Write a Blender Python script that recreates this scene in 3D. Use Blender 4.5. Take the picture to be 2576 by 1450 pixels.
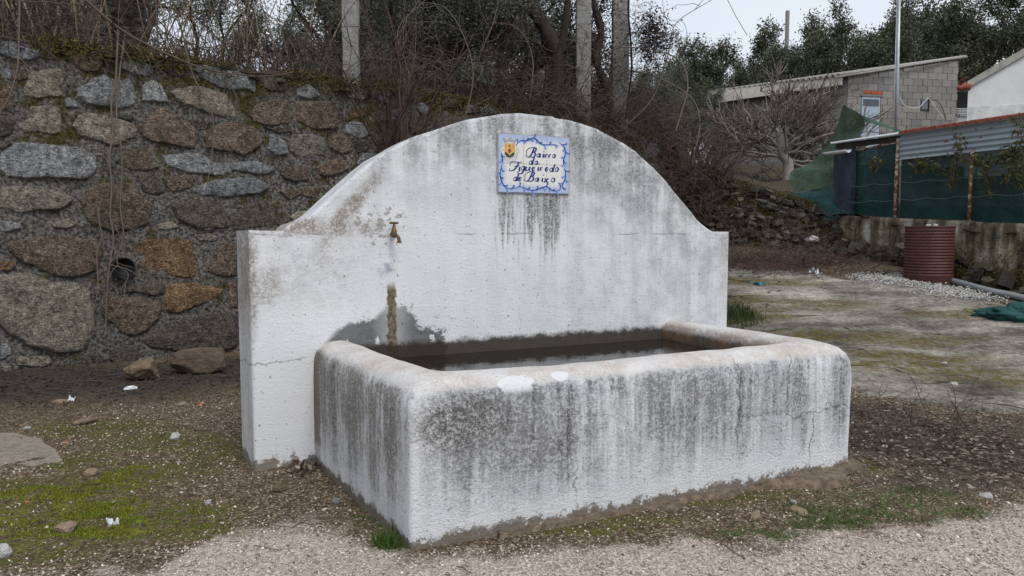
import bpy, math, random
import numpy as np
from mathutils import Vector, Matrix

random.seed(7); np.random.seed(7)
for o in list(bpy.data.objects): bpy.data.objects.remove(o)
SC = bpy.context.scene
COL = SC.collection
R = math.radians

# ------------------------------------------------------------------ camera
FP, CX, CY, HZ, EYE = 1840.0, 1288.0, 725.0, 590.0, 1.5      # focal length etc. in pixels of a 2576 wide frame
PITCH = math.atan((CY - HZ) / FP)
cam_d = bpy.data.cameras.new('camera'); cam = bpy.data.objects.new('camera', cam_d); COL.objects.link(cam)
cam.location = (0, 0, EYE); cam.rotation_euler = (math.pi/2 - PITCH, 0, 0)
cam_d.sensor_width = 36; cam_d.lens = 36*FP/2576; cam_d.clip_start = 0.05; cam_d.clip_end = 1500
SC.camera = cam
# ------------------------------------------------------------------ sky and sun
SUN_EL, SUN_AZ = R(52), R(148)          # azimuth clockwise from +Y: behind the camera, to its right
wd = bpy.data.worlds.new('World'); SC.world = wd; wd.use_nodes = True
wn = wd.node_tree.nodes; wl = wd.node_tree.links; wn.clear()
sky = wn.new('ShaderNodeTexSky'); sky.sky_type = 'NISHITA'; sky.sun_disc = False
sky.sun_elevation = SUN_EL; sky.sun_rotation = SUN_AZ; sky.dust_density = 3.0; sky.air_density = 1.0
hs = wn.new('ShaderNodeHueSaturation'); hs.inputs['Saturation'].default_value = 0.42; hs.inputs['Value'].default_value = 1.0
ovc = wn.new('ShaderNodeMix'); ovc.data_type = 'RGBA'; ovc.inputs[0].default_value = 0.80
cn = wn.new('ShaderNodeTexNoise'); cn.inputs['Scale'].default_value = 2.2; cn.inputs['Detail'].default_value = 5
cr = wn.new('ShaderNodeValToRGB')
cr.color_ramp.elements[0].position = .3; cr.color_ramp.elements[0].color = (7.3, 8.1, 9.3, 1)
cr.color_ramp.elements[1].position = .7; cr.color_ramp.elements[1].color = (8.6, 9.2, 10.0, 1)
bg = wn.new('ShaderNodeBackground'); bg.inputs['Strength'].default_value = 0.10
wo = wn.new('ShaderNodeOutputWorld')
wl.new(sky.outputs[0], hs.inputs['Color']); wl.new(hs.outputs[0], ovc.inputs[6]); wl.new(cn.outputs['Fac'], cr.inputs[0])
wl.new(cr.outputs[0], ovc.inputs[7]); wl.new(ovc.outputs[2], bg.inputs[0]); wl.new(bg.outputs[0], wo.inputs[0])
sd = bpy.data.lights.new('sun', 'SUN'); sd.energy = 1.5; sd.angle = R(22); sd.color = (1.0, .965, .92)
sun = bpy.data.objects.new('sun', sd); COL.objects.link(sun)
sv = Vector((math.sin(SUN_AZ)*math.cos(SUN_EL), math.cos(SUN_AZ)*math.cos(SUN_EL), math.sin(SUN_EL)))
sun.rotation_euler = (-sv).to_track_quat('-Z', 'Y').to_euler(); sun.location = (0, 0, 30)
vs = SC.view_settings; vs.view_transform = 'Standard'; vs.look = 'None'; vs.exposure = 0.14; vs.gamma = 1.0; vs.use_curve_mapping = False

# ------------------------------------------------------------------ measuring helpers
cp, sp = math.cos(PITCH), math.sin(PITCH)
def ray(px, py):
    a, b = (px-CX)/FP, (py-CY)/FP
    return Vector((a, cp - b*sp, -sp - b*cp))
def W(px, py, d):                       # point at distance y = d
    r = ray(px, py); return Vector((0, 0, EYE)) + r*(d/r.y)
def smooth(x, a, b):
    t = np.clip((np.asarray(x, float)-a)/(b-a), 0, 1); return t*t*(3-2*t)
def vnoise(x, y, seed=0):
    x = np.asarray(x, float); y = np.asarray(y, float)
    xi = np.floor(x).astype(np.int64); yi = np.floor(y).astype(np.int64); fx = x-xi; fy = y-yi
    def h(i, j):
        n = (i*374761393 + j*668265263 + seed*974634777) & 0xffffffff
        n = ((n ^ (n >> 13))*1274126177) & 0xffffffff
        return ((n ^ (n >> 16)) & 0xffff)/65535.0
    u = fx*fx*(3-2*fx); v = fy*fy*(3-2*fy)
    return (h(xi, yi)*(1-u)+h(xi+1, yi)*u)*(1-v) + (h(xi, yi+1)*(1-u)+h(xi+1, yi+1)*u)*v
def fbm(x, y, oct=4, seed=0):
    s = 0; a = .5
    for k in range(oct):
        s = s + a*(vnoise(np.asarray(x)*2**k, np.asarray(y)*2**k, seed+k)-.5); a *= .5
    return s
def gz(x, y):                           # height of the lower ground
    x = np.asarray(x, float); y = np.asarray(y, float)
    z = 0.15*np.clip(y-5.2, 0, 9)*smooth(x, .6, 3.2)
    return z + .10*fbm(x*.7, y*.7, 2, 5)*smooth(np.hypot(x-1, y-5), 1.2, 3)
def G0(px, py):                         # point on the lower ground seen at a pixel
    r = ray(px, py); p = Vector((0, 0, EYE)); t = 1.0
    for k in range(4000):
        q = p + r*t
        if q.z <= float(gz(q.x, q.y)): return q
        t += .01
    return q

# ------------------------------------------------------------------ mesh helpers
def tag(o, label=None, cat=None, group=None, kind=None):
    if label: o['label'] = label
    if cat: o['category'] = cat
    if group: o['group'] = group
    if kind: o['kind'] = kind
    return o
def empty(name, loc=(0, 0, 0), rz=0):
    o = bpy.data.objects.new(name, None); COL.objects.link(o); o.location = loc; o.rotation_euler = (0, 0, rz)
    o.empty_display_size = .1; return o
def link(name, me, mat=None, parent=None):
    o = bpy.data.objects.new(name, me); COL.objects.link(o)
    if mat is not None and not me.materials: me.materials.append(mat)
    if parent is not None: o.parent = parent
    return o
def np_mesh(name, V, F, smooth_sh=True):
    V = np.asarray(V, np.float32).reshape(-1, 3); F = np.asarray(F, np.int32)
    me = bpy.data.meshes.new(name); k = F.shape[1]; n = len(F)
    me.vertices.add(len(V)); me.vertices.foreach_set('co', V.ravel())
    me.loops.add(n*k); me.loops.foreach_set('vertex_index', F.ravel())
    me.polygons.add(n); me.polygons.foreach_set('loop_start', np.arange(0, n*k, k, dtype=np.int32))
    me.polygons.foreach_set('loop_total', np.full(n, k, np.int32))
    if smooth_sh: me.polygons.foreach_set('use_smooth', np.ones(n, bool))
    me.update(calc_edges=True); me.validate(); return me
class MB:
    def __init__(s): s.v = []; s.f = []
    def add(s, V, F):
        b = len(s.v); s.v += [tuple(p) for p in V]; s.f += [tuple(i+b for i in f) for f in F]; return s
    def box(s, c, d, M=None):
        V = [Vector((c[0]+sx*d[0]/2, c[1]+sy*d[1]/2, c[2]+sz*d[2]/2)) for sx in (-1, 1) for sy in (-1, 1) for sz in (-1, 1)]
        if M is not None: V = [M @ p for p in V]
        return s.add(V, [(0,1,3,2),(4,6,7,5),(0,4,5,1),(2,3,7,6),(0,2,6,4),(1,5,7,3)])
    def prism(s, poly, d):                # poly: 3d points in a plane, d: extrusion vector
        n = len(poly); P = [Vector(p) for p in poly]; d = Vector(d)
        return s.add(P+[p+d for p in P], [tuple(range(n))[::-1], tuple(range(n, 2*n))]+[(i, (i+1) % n, (i+1) % n+n, i+n) for i in range(n)])
    def tube(s, pts, rad, n=8, cap=True):
        V, F = tube_np(pts, rad, n); b = len(V)
        F = [tuple(f) for f in F]
        if cap: F += [tuple(range(n))[::-1], tuple(range(b-n, b))]
        return s.add(V, F)
    def lathe(s, prof, n=24, M=None):
        V = []; 
        for r, z in prof:
            for k in range(n):
                p = Vector((r*math.cos(2*math.pi*k/n), r*math.sin(2*math.pi*k/n), z)); V.append(M @ p if M is not None else p)
        F = [(i*n+k, i*n+(k+1) % n, (i+1)*n+(k+1) % n, (i+1)*n+k) for i in range(len(prof)-1) for k in range(n)]
        m = len(prof)-1
        F += [tuple(range(n))[::-1], tuple(range(m*n, m*n+n))]
        return s.add(V, F)
    def grid(s, P):                       # P[i][j] points
        a = len(P); b = len(P[0])
        return s.add([p for row in P for p in row], [(i*b+j, (i+1)*b+j, (i+1)*b+j+1, i*b+j+1) for i in range(a-1) for j in range(b-1)])
    def mesh(s, name, sm=False):
        me = bpy.data.meshes.new(name); me.from_pydata(s.v, [], s.f); me.update()
        if sm: me.polygons.foreach_set('use_smooth', [True]*len(me.polygons))
        return me
    def build(s, name, mat, parent=None, sm=False): return link(name, s.mesh(name, sm), mat, parent)
def tube_np(pts, rad, n=4):
    P = np.array([tuple(p) for p in pts], float); k = len(P); rad = np.broadcast_to(np.asarray(rad, float), (k,))
    T = np.gradient(P, axis=0); T /= np.linalg.norm(T, axis=1, keepdims=True)+1e-9
    mt = np.abs((P[-1]-P[0])); ref = np.zeros(3); ref[int(np.argmin(mt))] = 1
    A = np.cross(T, ref); A /= np.linalg.norm(A, axis=1, keepdims=True)+1e-9; B = np.cross(T, A)
    an = np.arange(n)*2*np.pi/n
    V = P[:, None, :] + rad[:, None, None]*(np.cos(an)[None, :, None]*A[:, None, :] + np.sin(an)[None, :, None]*B[:, None, :])
    i = np.arange(k-1)[:, None]*n; j = np.arange(n)[None, :]; j2 = (j+1) % n
    F = np.stack([i+j, i+j2, i+n+j2, i+n+j], -1).reshape(-1, 4)
    return V.reshape(-1, 3), F
class NB:                                # big numpy bundles of tubes and faces (quads)
    def __init__(s): s.V = []; s.F = []; s.n = 0
    def add(s, V, F): s.V.append(V); s.F.append(F+s.n); s.n += len(V)
    def tube(s, pts, rad, n=3): s.add(*tube_np(pts, rad, n))
    def leaves(s, C, L, Wd, up=0.0):     # diamond leaves at centres C
        C = np.asarray(C, float); m = len(C)
        if m == 0: return
        d = np.random.normal(size=(m, 3)); d[:, 2] += up; d /= np.linalg.norm(d, axis=1, keepdims=True)
        e = np.cross(d, np.random.normal(size=(m, 3))); e /= np.linalg.norm(e, axis=1, keepdims=True)
        l = (L*np.random.uniform(.7, 1.3, m))[:, None]; w = (Wd*np.random.uniform(.7, 1.3, m))[:, None]
        V = np.stack([C-d*l/2, C+e*w/2, C+d*l/2, C-e*w/2], 1).reshape(-1, 3)
        s.add(V, np.arange(4*m).reshape(-1, 4))
    def build(s, name, mat, parent=None, sm=False):
        return link(name, np_mesh(name, np.concatenate(s.V), np.concatenate(s.F), sm), mat, parent)
def cr_spline(P, n=6):
    P = [np.array(tuple(p), float) for p in P]; P = [2*P[0]-P[1]]+P+[2*P[-1]-P[-2]]; out = []
    for i in range(1, len(P)-2):
        a, b, c, d = P[i-1:i+3]
        for k in range(n):
            t = k/n; out.append(.5*((2*b)+(c-a)*t+(2*a-5*b+4*c-d)*t*t+(3*b-a-3*c+d)*t**3))
    out.append(P[-2]); return out

# ------------------------------------------------------------------ node helpers
class S:
    def __init__(s, g, sock): s.g = g; s.k = sock
    def __add__(s, o): return s.g.m('ADD', s, o)
    __radd__ = __add__
    def __sub__(s, o): return s.g.m('SUBTRACT', s, o)
    def __rsub__(s, o): return s.g.m('SUBTRACT', o, s)
    def __mul__(s, o): return s.g.m('MULTIPLY', s, o)
    __rmul__ = __mul__
    def __truediv__(s, o): return s.g.m('DIVIDE', s, o)
    def abs(s): return s.g.m('ABSOLUTE', s)
    def max(s, o): return s.g.m('MAXIMUM', s, o)
    def min(s, o): return s.g.m('MINIMUM', s, o)
    def ss(s, a, b, lo=0., hi=1.):
        n = s.g.n('ShaderNodeMapRange'); n.interpolation_type = 'SMOOTHSTEP'
        s.g.l(s, n.inputs[0])
        if a > b: a, b, lo, hi = b, a, hi, lo
        for i, v in ((1, a), (2, b), (3, lo), (4, hi)): n.inputs[i].default_value = v
        return S(s.g, n.outputs[0])
class Gr:
    def __init__(s, name):
        s.mat = bpy.data.materials.new(name); s.mat.use_nodes = True; s.t = s.mat.node_tree; s.t.nodes.clear()
        s.out = s.n('ShaderNodeOutputMaterial'); s.b = s.n('ShaderNodeBsdfPrincipled'); s.t.links.new(s.b.outputs[0], s.out.inputs[0])
        s._c = {}
    def n(s, ty): return s.t.nodes.new(ty)
    def l(s, a, sock):
        if isinstance(a, S): s.t.links.new(a.k, sock)
        elif isinstance(a, (tuple, list)): sock.default_value = tuple(a)+((1,) if len(a) == 3 and len(sock.default_value) == 4 else ())
        else: sock.default_value = a
    def m(s, op, a, b=0.):
        n = s.n('ShaderNodeMath'); n.operation = op; s.l(a, n.inputs[0]); s.l(b, n.inputs[1]); return S(s, n.outputs[0])
    def co(s, kind='Object'):
        if kind not in s._c:
            n = s.n('ShaderNodeNewGeometry') if kind == 'World' else s.n('ShaderNodeTexCoord')
            s._c[kind] = S(s, n.outputs['Position' if kind == 'World' else kind])
        return s._c[kind]
    def sep(s, v):
        n = s.n('ShaderNodeSeparateXYZ'); s.l(v, n.inputs[0]); return [S(s, o) for o in n.outputs]
    def sc(s, v, k):
        n = s.n('ShaderNodeVectorMath'); n.operation = 'MULTIPLY'; s.l(v, n.inputs[0]); n.inputs[1].default_value = k; return S(s, n.outputs[0])
    def noise(s, v, scale, det=4, rough=.55, dist=0.):
        n = s.n('ShaderNodeTexNoise'); s.l(v, n.inputs['Vector']); n.inputs['Scale'].default_value = scale
        n.inputs['Detail'].default_value = det; n.inputs['Roughness'].default_value = rough; n.inputs['Distortion'].default_value = dist
        return S(s, n.outputs['Fac'])
    def voro(s, v, scale, feat='F1', out='Distance', rnd=1.):
        n = s.n('ShaderNodeTexVoronoi'); n.feature = feat; s.l(v, n.inputs['Vector']); n.inputs['Scale'].default_value = scale; n.inputs['Randomness'].default_value = rnd
        return S(s, n.outputs[out])
    def mix(s, f, a, b):
        n = s.n('ShaderNodeMix'); n.data_type = 'RGBA'; s.l(f, n.inputs[0]); s.l(a, n.inputs[6]); s.l(b, n.inputs[7]); return S(s, n.outputs[2])
    def mul(s, a, b, f=1.):
        n = s.n('ShaderNodeMix'); n.data_type = 'RGBA'; n.blend_type = 'MULTIPLY'; s.l(f, n.inputs[0]); s.l(a, n.inputs[6]); s.l(b, n.inputs[7]); return S(s, n.outputs[2])
    def ramp(s, f, stops):
        n = s.n('ShaderNodeValToRGB'); s.l(f, n.inputs[0]); e = n.color_ramp.elements
        while len(e) < len(stops): e.new(.5)
        for i, (p, c) in enumerate(stops): e[i].position = p; e[i].color = tuple(c)+(1,)
        return S(s, n.outputs[0])
    def island(s): return S(s, s.n('ShaderNodeNewGeometry').outputs['Random Per Island'])
    def orand(s): return S(s, s.n('ShaderNodeObjectInfo').outputs['Random'])
    def bump(s, h, dist=.01, strength=1.):
        n = s.n('ShaderNodeBump'); n.inputs['Distance'].default_value = dist; n.inputs['Strength'].default_value = strength
        s.l(h, n.inputs['Height']); s.t.links.new(n.outputs[0], s.b.inputs['Normal'])
    def ellipse(s, X, Y, cx, cy, rx, ry, soft=.35):
        a = (X-cx)/rx; b = (Y-cy)/ry
        return s.m('SQRT', a*a+b*b).ss(1+soft, 1-soft)
    def done(s, col, rough=.85, spec=.3, metal=0.):
        s.l(col, s.b.inputs['Base Color']); s.l(rough, s.b.inputs['Roughness']); s.b.inputs['Specular IOR Level'].default_value = spec
        s.l(metal, s.b.inputs['Metallic']); return s.mat
def plain(name, col, rough=.8, var=.25, scale=8, bump=0, metal=0., spec=.3, stretch=(1, 1, 1)):
    g = Gr(name); v = g.sc(g.co(), stretch); n = g.noise(v, scale, 5, .6)
    c = g.mul(col, g.ramp(n, [(.25, (1-var,)*3), (.75, (1+var,)*3)]))
    if bump: g.bump(n, bump)
    return g.done(c, rough, spec, metal)
def leafmat(name, cols, rough=.6, trans=.25):
    g = Gr(name); c = g.ramp(g.island(), [(i/(len(cols)-1), k) for i, k in enumerate(cols)]); g.done(c, rough, .25)
    if trans:
        t = g.n('ShaderNodeBsdfTranslucent'); g.l(c, t.inputs[0]); x = g.n('ShaderNodeMixShader'); x.inputs[0].default_value = trans
        g.t.links.new(g.b.outputs[0], x.inputs[1]); g.t.links.new(t.outputs[0], x.inputs[2]); g.t.links.new(x.outputs[0], g.out.inputs[0])
    return g.mat

# ================================================================== ground layout (world metres)
FO = Vector((-1.62, 4.51, 0)); FA = R(24.7)               # fountain: left front foot of its back wall, and its turn
FX = Vector((math.cos(FA), math.sin(FA), 0)); FN = Vector((-math.sin(FA), math.cos(FA), 0))
def slab_tz(px, py, off=0.0):                              # pixel -> (along, height) on the front face of the back wall
    r = ray(px, py); o = Vector((0, 0, EYE)); P = FO + FN*off
    t = (P-o).dot(FN)/r.dot(FN); q = o + r*t
    return (q-FO).dot(FX), q.z
def gxy(px, py): q = G0(px, py); return (q.x, q.y)
# (centre pixel, radius in metres x / y) of mossy, grassy, bare and littered patches
def patches(L): return [gxy(a, b)+(rx, ry) for a, b, rx, ry in L]
MOSS = patches([(250,1215,.36,.26),(400,1290,.42,.22),(120,1290,.40,.26),(300,1335,.40,.18),(60,1390,.35,.15),(480,1340,.25,.12),(560,1140,.28,.25),
                (200,1160,.3,.2),(430,1185,.3,.22),(420,1110,.5,.3),(250,1080,.5,.3),(30,1230,.2,.2),
                (1560,1310,.35,.09),(1450,1330,.35,.08),(1880,1245,.28,.10),(2150,1175,.15,.15),(1780,1260,.2,.08)])
BRIGHT = patches([(275,1188,.25,.17),(225,1230,.24,.16),(150,1300,.34,.17),(330,1275,.26,.14),(400,1305,.30,.13),(80,1360,.26,.12),(460,1320,.18,.10),(110,1245,.24,.14),(300,1340,.3,.1)])
GRASS = patches([(2250,1255,.42,.18),(2120,1290,.30,.14),(2330,1290,.30,.14),(1830,1340,.24,.07),(2050,1320,.25,.08),(1960,1350,.2,.06),(985,1370,.06,.10),(930,1300,.1,.2)])
LITTER = patches([(2300,1120,.8,.45),(2480,1150,.7,.45),(2200,1060,.5,.35),(2560,1100,.5,.5),(2400,1210,.5,.2)])
DEBRIS = patches([(100,965,1.4,1.1),(420,955,1.1,1.0),(560,940,.7,1.0),(-200,980,1.5,1.2)])
def gmask(L, x, y, soft=.45, seed=11, amp=.9):
    w = 1+amp*fbm(x*3.2, y*3.2, 4, seed); m = np.zeros(np.shape(x))
    for cx, cy, rx, ry in L: m = np.maximum(m, smooth(np.hypot((x-cx)/rx, (y-cy)/ry)*w, 1+soft, 1-soft))
    return m
GRAVEL_EDGE = [gxy(*p) for p in ((-400,1500),(350,1440),(470,1400),(560,1355),(800,1325),(1000,1400),(1250,1405),(1500,1385),(1750,1365),(1900,1380),(2100,1350),(2300,1335),(2450,1310),(2576,1290),(3000,1250))]
def gravel_np(x, y):
    e = np.interp(x, [p[0] for p in GRAVEL_EDGE], [p[1] for p in GRAVEL_EDGE])
    return smooth(y-e+.55*fbm(x*2.3, y*2.3, 4, 3), .14, -.12)

def ground_mat():
    g = Gr('earth_and_gravel'); P = g.co('World'); X, Y, Z = g.sep(P)
    wob = g.noise(P, 3.2, 5, .6); wob2 = g.noise(P, 11, 4, .6)
    Xw = X + (wob-.5)*.35; Yw = Y + (wob2-.5)*.25
    grain = g.voro(P, 95, 'F1', 'Color'); grain2 = g.voro(P, 160, 'F1', 'Color'); gd = g.voro(P, 95, 'F1', 'Distance')
    gv = g.sep(grain)[0]; gv2 = g.sep(grain2)[1]
    dirt = g.ramp(gv*.55+gv2*.2+wob2*.4, [(.2, (.026, .018, .011)), (.48, (.072, .051, .032)), (.70, (.14, .104, .069)), (.95, (.40, .32, .235))])
    grav = g.ramp(gv*.6+gv2*.4, [(.0, (.16, .125, .10)), (.35, (.36, .295, .245)), (.7, (.51, .44, .38)), (1, (.70, .64, .57))])
    # pale gravel in front: piecewise line y = e(x)
    n = g.n('ShaderNodeFloatCurve'); c = n.mapping.curves[0]
    x0, x1 = -4.0, 6.0
    pts = [(max(0, min(1, (a-x0)/(x1-x0))), b/5.0) for a, b in GRAVEL_EDGE if x0-.5 < a < x1+.5]
    c.points[0].location = pts[0]; c.points[1].location = pts[-1]
    for p in pts[1:-1]: c.points.new(*p)
    n.mapping.update(); g.l((X-x0)/(x1-x0), n.inputs['Value']); e = S(g, n.outputs[0])*5.0
    gm = (Y-e+(wob-.5)*.75+(wob2-.5)*.25).ss(.13, -.12)
    col = g.mix(gm*.92, dirt, grav)
    mo = None
    def union(L, soft=.4):
        m = None
        for cx, cy, rx, ry in L:
            k = g.ellipse(Xw, Yw, cx, cy, rx, ry, soft); m = k if m is None else m.max(k)
        return m
    mossn = g.ramp(g.noise(P, 55, 3, .6), [(.3, (.04, .042, .008)), (.6, (.10, .105, .016)), (.8, (.16, .16, .028))])
    mo = union(MOSS)*(wob2*.8+g.noise(P, 30, 3)*.6).ss(.55, .80)
    brt = union(BRIGHT, .4)*(g.noise(P, 6.5, 5, .65)*.8+g.noise(P, 30, 3)*.4).ss(.625, .69)
    col = g.mix(mo*.8, col, mossn); col = g.mix(brt*.9, col, g.ramp(g.noise(P, 55, 3, .6), [(.3, (.06, .07, .006)), (.7, (.20, .22, .022))]))
    gr = union(GRASS)*(wob2*.7+g.noise(P, 24, 3)*.5).ss(.52, .72)
    col = g.mix(gr*.7, col, (.045, .075, .018))
    li = union(LITTER, .5); col = g.mix(li*.75, col, g.ramp(gv2*.6+wob2*.4, [(.2, (.025, .02, .017)), (.6, (.07, .055, .045)), (.95, (.2, .165, .135))]))
    de = union(DEBRIS, .5); col = g.mix(de*.85, col, g.ramp(gv2*.6+wob2*.5, [(.2, (.012, .011, .011)), (.6, (.04, .035, .03)), (.95, (.12, .10, .08))]))
    g.bump(gd*.5+wob2*1.5+gv*.4, .008)
    return g.done(col, .95, .15)
M_ground = ground_mat()
def axis(lo, a, b, hi, step, k=1.35):
    core = list(np.arange(a, b, step)); L = []; s = step; v = a
    while v > lo: s *= k; v -= s; L.append(max(v, lo))
    Rr = []; s = step; v = core[-1]
    while v < hi: s *= k; v += s; Rr.append(min(v, hi))
    return np.array(L[::-1]+core+Rr)
xa = axis(-400, -5.5, 7.5, 400, .04); ya = axis(-200, 1.6, 12.5, 600, .04)
XX, YY = np.meshgrid(xa, ya, indexing='ij')
near = smooth(np.hypot(XX-1, YY-5), 14, 9)
ZZ = gz(XX, YY) + near*(.020*fbm(XX*6, YY*6, 3, 8) + .012*fbm(XX*25, YY*25, 2, 9)) + .03*gmask(DEBRIS, XX, YY)*(.5+fbm(XX*5, YY*5, 3, 4))*near
a, b = XX.shape; ii = np.arange(a*b).reshape(a, b)
Fq = np.stack([ii[:-1, :-1], ii[1:, :-1], ii[1:, 1:], ii[:-1, 1:]], -1).reshape(-1, 4)
ground = link('ground', np_mesh('ground', np.stack([XX, YY, ZZ], -1).reshape(-1, 3), Fq), M_ground); tag(ground, kind='structure')

# ================================================================== fountain
TAP_T, TAP_Z = slab_tz(985, 588)
SGN = [slab_tz(*p) for p in ((1250.6, 335.8), (1428.6, 348.9), (1429.2, 488.7), (1252.5, 483))]
S_T0 = (SGN[0][0]+SGN[3][0])/2; S_T1 = (SGN[1][0]+SGN[2][0])/2; S_Z1 = (SGN[0][1]+SGN[1][1])/2; S_Z0 = (SGN[2][1]+SGN[3][1])/2
SLAB_T = .42
def whitewash(part):
    g = Gr('whitewash_'+part); P = g.co('Object'); X, Y, Z = g.sep(P)
    st = g.noise(g.sc(P, (8, 8, .6)), 1.0, 6, .65).ss(.36, .64); st2 = g.noise(g.sc(P, (26, 26, 1.5)), 1.0, 5, .65).ss(.36, .64)
    sp1 = g.noise(P, 60, 4, .7); big = g.noise(P, 2.6, 5, .6).ss(.3, .7); mid = g.noise(P, 11, 5, .65); fine = g.noise(P, 150, 2, .5); blot = g.noise(P, 5, 6, .7).ss(.36, .64)
    grain = sp1.ss(.38, .62)*.6+fine.ss(.36, .64)*.4
    g2 = (sp1*.65+fine*.35).ss(.44, .565); g3 = (g.noise(P, 24, 5, .75)).ss(.42, .58)
    def mould(col, m, tint, amount=.8, soft=.45): return g.mix((m*(g2*.60+g3*.30+.22)).min(.92)*amount, col, tint)
    col = g.mix(big, (.69, .705, .73), (.775, .78, .79))
    col = g.mul(col, g.ramp(fine, [(.3, (.90,)*3), (.7, (1.06,)*3)]))
    pit = g.noise(P, 42, 3, .55).ss(.655, .685)
    if part == 'wall':
        crest = Z.ss(1.35, 2.35); mottle = blot*.5+st*.3+st2*.2
        # grey film: over the arch, to the right and under the sign
        film = mottle*(crest*.75 + X.ss(1.2, 3.4)*.45 + .05)
        col = g.mix(film.ss(.0, .60)*.55, col, (.35, .355, .365)); col = mould(col, (blot*.6+st*.4)*(.16+.20*X.ss(1.0, 2.6)), (.27, .27, .27), .8)
        edge = Z.ss(1.9, 2.3)*.5 + X.ss(1.9, 2.6)*Z.ss(1.45, 1.9)*.35 + X.ss(2.6, 3.6)*Z.ss(.9, 1.5)*.30 + Z.ss(1.5, 2.1)*.18
        col = mould(col, mottle*edge*1.9, (.11, .11, .11), .85)
        us = (X-(S_T0+S_T1)/2+(st2-.5)*.08).abs().ss((S_T1-S_T0)*.60, (S_T1-S_T0)*.42)*(Z+(st2-.5)*.30+(st-.5)*.2).ss(1.38, 1.66)*Z.ss(S_Z0+.05, S_Z0-.02)
        col = mould(col, us*(.35+.7*st2), (.05, .05, .05), .9)
        # brown film at the left shoulder and along the foot of the arch
        shd = g.ellipse(X, Z, .30, 1.545, .48, .055, .7).max(g.ellipse(X, Z, .0, 1.30, .05, .36, .7)).max(g.ellipse(X-(Z-1.6)*.8, Z, .57, 1.66, .06, .20, .7)).max(g.ellipse(X, Z, .08, 1.18, .09, .12, .7)*.7)
        col = mould(col, shd*(.6+1.1*blot), g.mix(mid, (.12, .088, .06), (.27, .22, .17)), .92)
        col = mould(col, g.ellipse(X, Z, .35, 1.30, .40, .22, .8)*blot*.8, (.30, .285, .27), .7)
        # flaked paint showing the grey render
        fl = (g.ellipse(X, Z, .80, 1.70, .20, .28, .6)*.105 + g.ellipse(X, Z, TAP_T-.05, TAP_Z+.02, .26, .14, .6)*.085 + g.ellipse(X, Z, 1.0, .90, .45, .18, .6)*.11)
        flk = (g.noise(P, 20, 5, .7)+fl).ss(.70, .72)
        col = g.mix(flk*.9, col, g.mix(mid, (.22, .21, .20), (.42, .40, .37)))
        # newer, cleaner coat low on the left
        clean = (Z+(mid-.5)*.25+(X-.2)*.05).ss(.74, .71)*X.ss(.62, .5)
        col = g.mix(clean*.85, col, (.70, .705, .715))
        # damp patch and rust run below the tap
        Xj = X+(mid-.5)*.22+(sp1-.5)*.10; Zj = Z+(mid-.5)*.22+(sp1-.5)*.10
        blob = g.ellipse(Xj, Zj, TAP_T-.14, .74, .31, .20, .10).max(g.ellipse(Xj, Zj, TAP_T+.19, .74, .20, .14, .10)).max(g.ellipse(Xj, Zj, TAP_T+.02, .82, .17, .20, .12))
        hole = (g.noise(P, 7, 3)).ss(.66, .68)
        col = g.mix(blob*(1-hole)*.92, col, g.mix((X-TAP_T).abs().ss(.02, .16)*.8+(mid-.5), (.33, .33, .33), (.05, .05, .05)))
        run = (X-(TAP_T-.005)+(g.noise(P, 18, 5, .75)-.5)*.10).abs()
        col = g.mix((run-(1.15-Z)*.02).ss(.034, .026)*(Z+(mid-.5)*.1).ss(1.20, 1.12), col, g.mix(g.noise(P, 30, 4, .7).ss(.35, .65), (.085, .065, .046), (.26, .195, .13)))
        col = g.mix(g.ellipse(X+(mid-.5)*.1, Z+(sp1-.5)*.1, TAP_T-.03, 1.28, .06, .04, .5)*mid.ss(.4, .6)*.8, col, (.28, .30, .34))
        col = g.mix(pit*.75, col, (.12, .12, .12))
        cj = (Z-1.505+(g.noise(P, 6, 5, .7)-.5)*.06).abs().ss(.007, .002)*g.noise(P, 3, 3).ss(.42, .55)
        col = g.mix(cj*.6, col, (.18, .18, .18))
        cj = (Z-.70-(X-.2)*.09+(g.noise(P, 9, 4)-.5)*.10).abs().ss(.007, .002)*X.ss(.36, .3)
        col = g.mix(cj*.6, col, (.16, .16, .16))
        # slimy line above the water, dirt at the foot, grime on top and back
        wl_ = (Z+(mid-.5)*.10+(sp1-.5)*.05).ss(.79, .74)*X.ss(.5, .8)*X.ss(3.5, 3.3)
        col = g.mix(wl_*.96, col, g.mix(mid, (.022, .016, .012), (.06, .045, .033)))
        ft = (Z+(mid-.5)*.26+(sp1-.5)*.08).ss(.085, .06); col = g.mix(ft*.9, col, g.mix(mid, (.10, .08, .06), (.24, .20, .16)))
        endf = X.ss(.012, -.005)
        col = mould(col, (Y.ss(.012, .03)*.55+endf*.25)*(.35+.65*g.noise(g.sc(P, (6, 6, 1.2)), 2., 5, .7).ss(.35, .65)), g.mix(sp1, (.17, .14, .11), (.38, .34, .30)), .8)
    else:
        top = (Z+(mid-.5)*.05).ss(.725, .775); side = 1-top
        wear = g.noise(P, 3.4, 6, .7).ss(.35, .65)
        col = g.mix(top*(wear*.6+.4)*.85, col, g.mix(sp1.ss(.35, .65), (.40, .325, .265), (.62, .56, .50)))
        col = g.mix(top*mid.ss(.53, .62)*.45, col, (.72, .71, .69))
        col = g.mix(top*(sp1+wear*.06).ss(.60, .68)*.5, col, (.22, .18, .15))
        leftf = X.ss(.60, .52)*Y.ss(-1.52, -1.46)
        edge = (X-.57).abs().ss(.02, .16)*(Y.ss(-1.2, -1.5)) + leftf*Y.ss(-1.52, -1.30)
        zb = Z.ss(.02, .50)*.62+.18 - (X-2.9).abs().ss(1.0, .2)*.18*(1-leftf) + leftf*.22
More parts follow.
